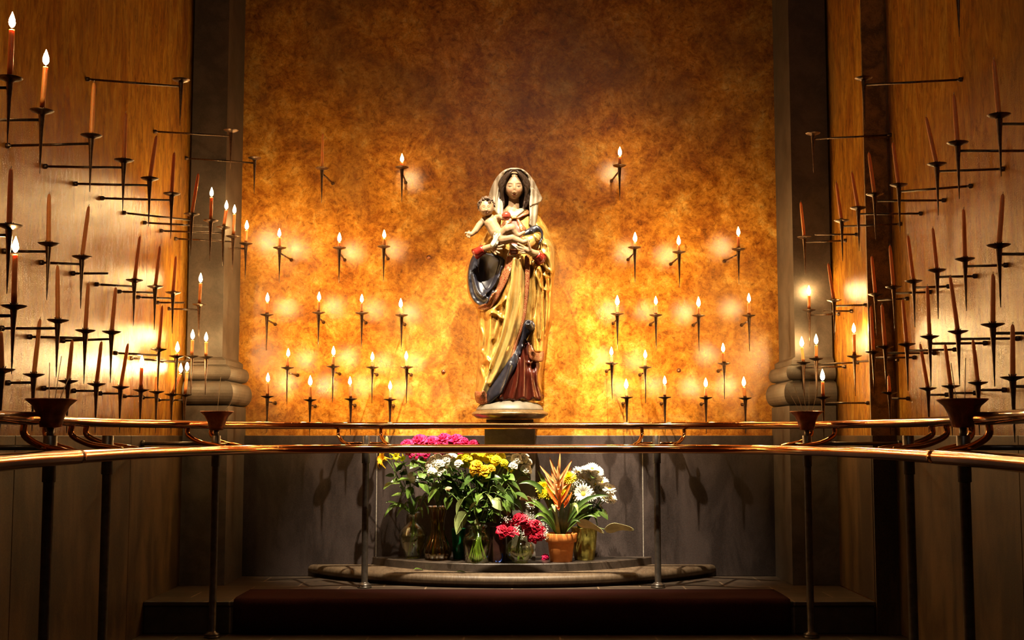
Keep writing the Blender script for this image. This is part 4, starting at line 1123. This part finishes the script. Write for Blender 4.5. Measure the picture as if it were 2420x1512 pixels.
# sprays of broad leaves: (name, vase, neck height, stem tip, leaves at pixels (x, y, toward x, toward y, length px, kind))
def spray(V, nz, tip, lv, label, Y, group=None):
    foot = inpt(V, .05); root = thing('leafy_spray', foot, label, 'foliage', group)
    neck = V + Vector((0, 0, nz)); t = P(tip[0], tip[1], Y)
    pts = spline([t, t.lerp(neck, .5)+Vector((.01, -.02, .01)), neck, foot], 8)
    MB().tube([p-foot for p in pts], .0028, 6).build('stem', M_stem, root)
    for (x, y, tx, ty, k) in lv:
        yy = Y + random.uniform(-.07, .03); a = P(x, y, yy); b_ = P(tx, ty, yy + random.uniform(-.06, .03))
        near = min(pts, key=lambda p: (p-a).length)
        MB().tube([near-foot, (near.lerp(a, .5)+Vector((0,0,.01)))-foot, a-foot], .0013, 5).build('twig', M_stem, root)
        orient_leaf(leafk(k), root, a-foot, b_-a, (b_-a).length, random.uniform(-.9, .9), random.uniform(.95, 1.35))
spray(V4, .25, (1110,1150), [(1096,1178,1070,1212,2),(1112,1160,1086,1152,1),(1104,1210,1068,1255,2),(1125,1195,1118,1225,1),(1128,1225,1124,1248,2)], 'drooping spray of pale broad leaves at the left of the large glass vase', 9.40)
spray(V4, .25, (1160,1150), [(1140,1165,1120,1190,1),(1150,1168,1172,1190,2),(1165,1178,1185,1202,2),(1132,1185,1105,1200,2),(1172,1150,1200,1165,1),(1180,1170,1215,1178,0)], 'spray of glossy leaves hanging over the front of the large glass vase', 9.38)
spray(V4, .25, (1200,1120), [(1195,1135,1235,1150,0),(1205,1150,1228,1180,1),(1190,1160,1222,1200,0),(1180,1140,1200,1120,1),(1165,1130,1180,1150,0)], 'dark leafy spray reaching right in front of the pillar', 9.46)
spray(V2, .39, (1000,1105), [(985,1120,955,1140,0),(990,1140,1018,1160,1),(1005,1110,990,1085,1),(980,1105,962,1095,1),(1015,1130,1050,1120,0),(1020,1150,1040,1180,1),(975,1150,960,1175,1)], 'dark broad-leaved spray rising from the tall amber vase', 9.56)
spray(V2, .39, (1045,1120), [(1030,1130,1012,1112,2),(1050,1140,1080,1165,0),(1060,1130,1095,1125,0),(1035,1155,1005,1180,1),(1048,1165,1075,1190,0),(1065,1170,1052,1200,1)], 'dense dark leaves between the cream roses and the amber vase', 9.50)
spray(V2, .39, (1075,1140), [(1085,1120,1110,1135,0),(1090,1145,1120,1160,0),(1100,1130,1135,1125,0),(1085,1170,1100,1195,0),(1115,1130,1150,1145,0),(1130,1150,1160,1135,0)], 'dark leaves filling the middle of the bouquets', 9.54)
spray(V1, .33, (930,1110), [(932,1125,912,1120,1),(938,1115,956,1085,1),(930,1140,905,1148,1),(945,1150,960,1165,0),(940,1135,965,1128,1)], 'narrow green lily leaves under the yellow lilies', 9.66)
spray(V4, .25, (1215,1130), [(1200,1170,1222,1195,0),(1188,1180,1206,1215,1),(1210,1185,1245,1205,0),(1175,1195,1190,1225,0),(1215,1165,1250,1172,0),(1150,1195,1158,1235,0)], 'shadowed leafy spray low in front of the pillar', 9.46)
spray(V4, .25, (1130,1130), [(1120,1125,1095,1140,0),(1135,1120,1160,1140,0),(1125,1145,1140,1175,0),(1110,1190,1095,1165,0),(1145,1140,1175,1135,0),(1150,1215,1175,1230,1)], 'dark leaves right below the orange-yellow roses', 9.48)
spray(V2, .39, (1020,1110), [(1005,1135,980,1125,0),(1025,1140,1045,1160,0),(1010,1165,985,1195,0),(1030,1170,1052,1195,0),(1040,1120,1068,1135,0),(1000,1185,1020,1210,0)], 'dark leaves spreading over the neck of the amber vase', 9.60)
spray(V1, .33, (965,1120), [(960,1110,940,1130,0),(970,1125,990,1145,0),(958,1150,940,1175,0),(968,1165,985,1190,0),(950,1170,925,1165,1)], 'dark leaves between the lily vase and the amber vase', 9.68)
spray(V6, .24, (1400,1180), [(1390,1195,1370,1215,0),(1405,1190,1430,1205,0),(1415,1205,1440,1222,0),(1400,1215,1420,1240,1),(1385,1210,1395,1235,0)], 'thin dark leaves under the white daisies', 9.62)
def strap(mb, base, mid, tip, w_, fold=.15, n=14):
    base, mid, tip = Vector(base), Vector(mid), Vector(tip); rows = []
    for j in range(n+1):
        t = j/n; p = base*(1-t)**2 + mid*2*t*(1-t) + tip*t*t
        d = ((mid-base)*(1-t) + (tip-mid)*t).normalized()
        sd = d.cross(Vector((0, -1, .35))).normalized(); nrm = sd.cross(d).normalized()
        ww = w_*(1-t**3.2)**.8*(.75+.5*min(1, t*2))*.9 + .0006
        rows.append([p + sd*ww*u + nrm*fold*ww*(u*u) for u in (-1, -.5, 0, .5, 1)])
    mb.sheet(rows)
lf = thing('lily_leaves', V1+Vector((.01,0,.02)), 'long arching green leaves spilling out of the lily vase', 'foliage')
b0 = V1+Vector((0,0,.33)); ft = Vector(lf.location)
for (mx, my, tx, ty, dy, w_) in [(935,1165,908,1222,-.05,.016),(950,1180,937,1222,-.1,.011),(925,1175,912,1188,.0,.008),(1000,1180,998,1225,-.08,.011),(985,1165,992,1195,-.1,.010),(965,1170,955,1200,-.13,.013),(975,1160,1010,1180,-.02,.012)]:
    m = MB(); strap(m, b0-ft, P(mx, my, 9.78+dy)-ft, P(tx, ty, 9.76+dy)-ft, w_); m.build('leaf', M_leafs[1], lf)
MB().tube([Vector((0,0,0)), b0-ft], .006, 8).build('stem', M_stem, lf)
# bromeliad in the terracotta pot
br = thing('bromeliad', VP+Vector((0,0,.19)), 'bromeliad with peach-orange bract spike and arching green leaves in the terracotta pot', 'plant')
o0 = Vector(br.location)
for (mx, my, tx, ty, dy, w_, k) in [(1290,1115,1226,1143,-.02,.022,0),(1300,1150,1270,1112,.05,.022,1),(1285,1185,1255,1180,-.05,.014,1),(1290,1150,1298,1118,.02,.016,0),(1285,1190,1262,1226,-.14,.016,1),(1322,1110,1350,1128,.0,.020,1),
    (1360,1160,1440,1172,-.04,.018,0),(1370,1185,1400,1192,-.08,.011,1),(1360,1150,1366,1215,-.16,.017,2),(1300,1160,1312,1210,-.22,.019,2),(1380,1195,1412,1225,-.06,.012,1),(1350,1160,1375,1160,.06,.015,0),
    (1290,1215,1275,1232,-.05,.012,0),(1350,1210,1372,1235,-.08,.013,0),(1310,1190,1296,1205,-.16,.018,0),(1340,1190,1350,1190,-.14,.018,0),(1328,1200,1330,1188,-.12,.018,0),(1270,1170,1240,1190,-.02,.010,1)]:
    m = MB(); strap(m, (random.uniform(-.02,.02), random.uniform(-.03,.0), -.01), P(mx, my, 9.5+dy)-o0, P(tx, ty, 9.5+dy)-o0, w_, .35); m.build('leaf', M_leafs[k], br)
m1 = MB(); m2 = MB()
for q in range(24):
    t = q/23; z_px = 1188 - 84*t; cx_ = 1322 - 2*t
    a = q*2.399; out_ = (30 + 20*t)*(.55+.45*abs(math.cos(a)))*(1-.45*sm(.75, 1, t))
    c = P(cx_, z_px+20, 9.48)-o0
    tip = P(cx_ + out_*math.cos(a), z_px - 26 - 10*t*(1-abs(math.cos(a))), 9.48 + .09*math.sin(a)*(1-.5*t))-o0
    mid = P(cx_ + out_*.55*math.cos(a), z_px + 2, 9.48 + .07*math.sin(a))-o0
    strap(m2 if t < .22 else m1, c, mid, tip, .0125 - .004*t, .5)
m1.build('bract', M_bract, br); m2.build('bract', M_bractd, br)
MB().tube([(0,0,0), P(1320, 1100, 9.48)-o0], .006, 8).build('stem', M_stem, br)
# two broad cream leaves beside the foil pot
for (x0, y0, x1, y1, wd, lab) in ((1362,1233,1427,1259,.058,'cream pointed leaf drooping over the foil pot rim'), (1428,1250,1498,1252,.06,'cream pointed leaf sticking out furthest to the right of the bouquets'), (1262,1192,1228,1178,.05,'cream-green leaf in front of the pillar beside the bromeliad')):
    Y = 9.5; a, b_ = P(x0, y0, Y), P(x1, y1, Y-.03); r = thing('cream_leaf', a, lab, 'leaf')
    d = b_-a; rows = []
    for j in range(13):
        t = j/12; p = d*t + Vector((0, 0, .028*math.sin(PI*t)))
        ww = wd*math.sin(PI*min(1, t**.7+.0))**.8*.8+.0005
        rows.append([p + Vector((0, -.5*ww*u, .7*ww*u - .25*ww*u*u + .006*math.sin(t*8)*u)) for u in (-1, -.5, 0, .5, 1)])
    MB().sheet(rows).build('blade', M_creamleaf, r, solid=.001)
    nkp = (V6 if x0 > 1300 else V5+Vector((.06, .1, 0)))+Vector((0, 0, .24))
    MB().tube([(0,0,0), ((nkp-a)*.5)+Vector((0,0,.015)), nkp-a+Vector((0,0,-.03))], .0018, 6).build('stem', M_stem, r)
# baby's breath: countless tiny white heads
bb_ = MB(); 
for (x, y, rx, ry, n) in [(1222,1250,8,18,80),(1198,1228,10,8,45),(1254,1222,14,10,60),(1290,1258,8,16,70),(1282,1240,8,8,25),(1236,1262,5,12,20)]:
    for k in range(n):
        u, v = random.gauss(0, .5), random.gauss(0, .5)
        bb_.ball(P(x+rx*u, y+ry*v, 9.355+random.uniform(-.02, .03)), random.uniform(.0018, .0034), 6, 4)
tag(bb_.build('babys_breath', M_dwhite), 'tiny white sprays among the dark red roses', 'flowers', None, 'stuff')
# bits lying on the steps
def fallen(px, py, z, mk, name, label, cat, s, ax):
    p = PXW(px, py, P(px, py, 9.5).x); d = ray(px, py); t = (z-EYE)/d.z; p = Vector((d.x*t, d.y*t, z))
    r = thing(name, p, label, cat); o = mk(); orient(o, r, (0, 0, s*.45), ax, s); return r
fallen(1290, 1322, TOP, kP, 'rose_head', 'fallen magenta rose head lying beside the terracotta pot', 'flower', .035, (.6,-.5,.4))
for (x, y, lab) in ((988,1347,'larger fallen green leaf on the marble step'), (1090,1353,'smaller fallen green leaf on the marble step, nearer the middle')):
    d = ray(x, y); t = (.306-EYE)/d.z; p = Vector((d.x*t, d.y*t, .309))
    r = thing('fallen_leaf', p, lab, 'leaf'); o = leafk(1); orient_leaf(o, r, (-.03, 0, .004), (1, .2, .12), .075, 0)
    o.name = 'blade'
rb = MB(); p = V5 + Vector((-.135, .0, 0))
rb.sheet([[Vector((-.006+math.sin(k*.5)*.006, 0, .17-k*.008)), Vector((.006+math.sin(k*.5)*.006, .004, .17-k*.008))] for k in range(21)] )
rb.sheet([[Vector((0-.006*k, -.002*k, .012+.004*math.sin(k))), Vector((.004-.006*k, -.014-.002*k, .008+.005*math.sin(k*1.3)))] for k in range(9)])
o = rb.build('blue_ribbon', simple('blue_satin', (0.02, 0.06, 0.30), 0.25), solid=.001); o.location = p
tag(o, 'thin blue ribbon hanging to the slab left of the small round vase', 'ribbon')

# labels that tell the members of each bunch apart
ORD2 = ORD + ['thirteenth', 'fourteenth', 'fifteenth']
BUNCH = {'crimson-pink blooms': 'crimson-pink bloom in bunch over the tall amber vase', 'cream roses left of the yellow ones': 'cream rose in clump left of the yellow roses',
 'cream roses by the pillar': 'cream rose in clump in front of the pillar', 'bright yellow roses': 'yellow rose in the middle of the largest bouquet', 'orange-yellow roses': 'orange-yellow rose drooping below the yellow ones',
 'dark red roses': 'dark red rose above the small round vase', 'white daisies in the foil pot': 'white daisy above the foil pot', 'yellow chrysanthemums': 'yellow chrysanthemum behind the bromeliad'}
for g, t in BUNCH.items():
    ms = [o for o in list(COL.objects) if o.parent is None and o.get('group') == g]
    def bl(o):
        b = [c for c in o.children if c.name.startswith('bloom')][0]; return o.location + b.location
    ms.sort(key=lambda o: bl(o).z, reverse=True)
    parts = [('', ms)] if len(ms) <= 7 else [('upper ', ms[:len(ms)//2]), ('lower ', ms[len(ms)//2:])]
    for pre, lst in parts:
        lst = sorted(lst, key=lambda o: bl(o).x)
        for i, o in enumerate(lst):
            o['label'] = t + ', ' + ORD2[i] + ('' if i == 0 else ' from left') + (' of the ' + pre + 'half' if pre else '')
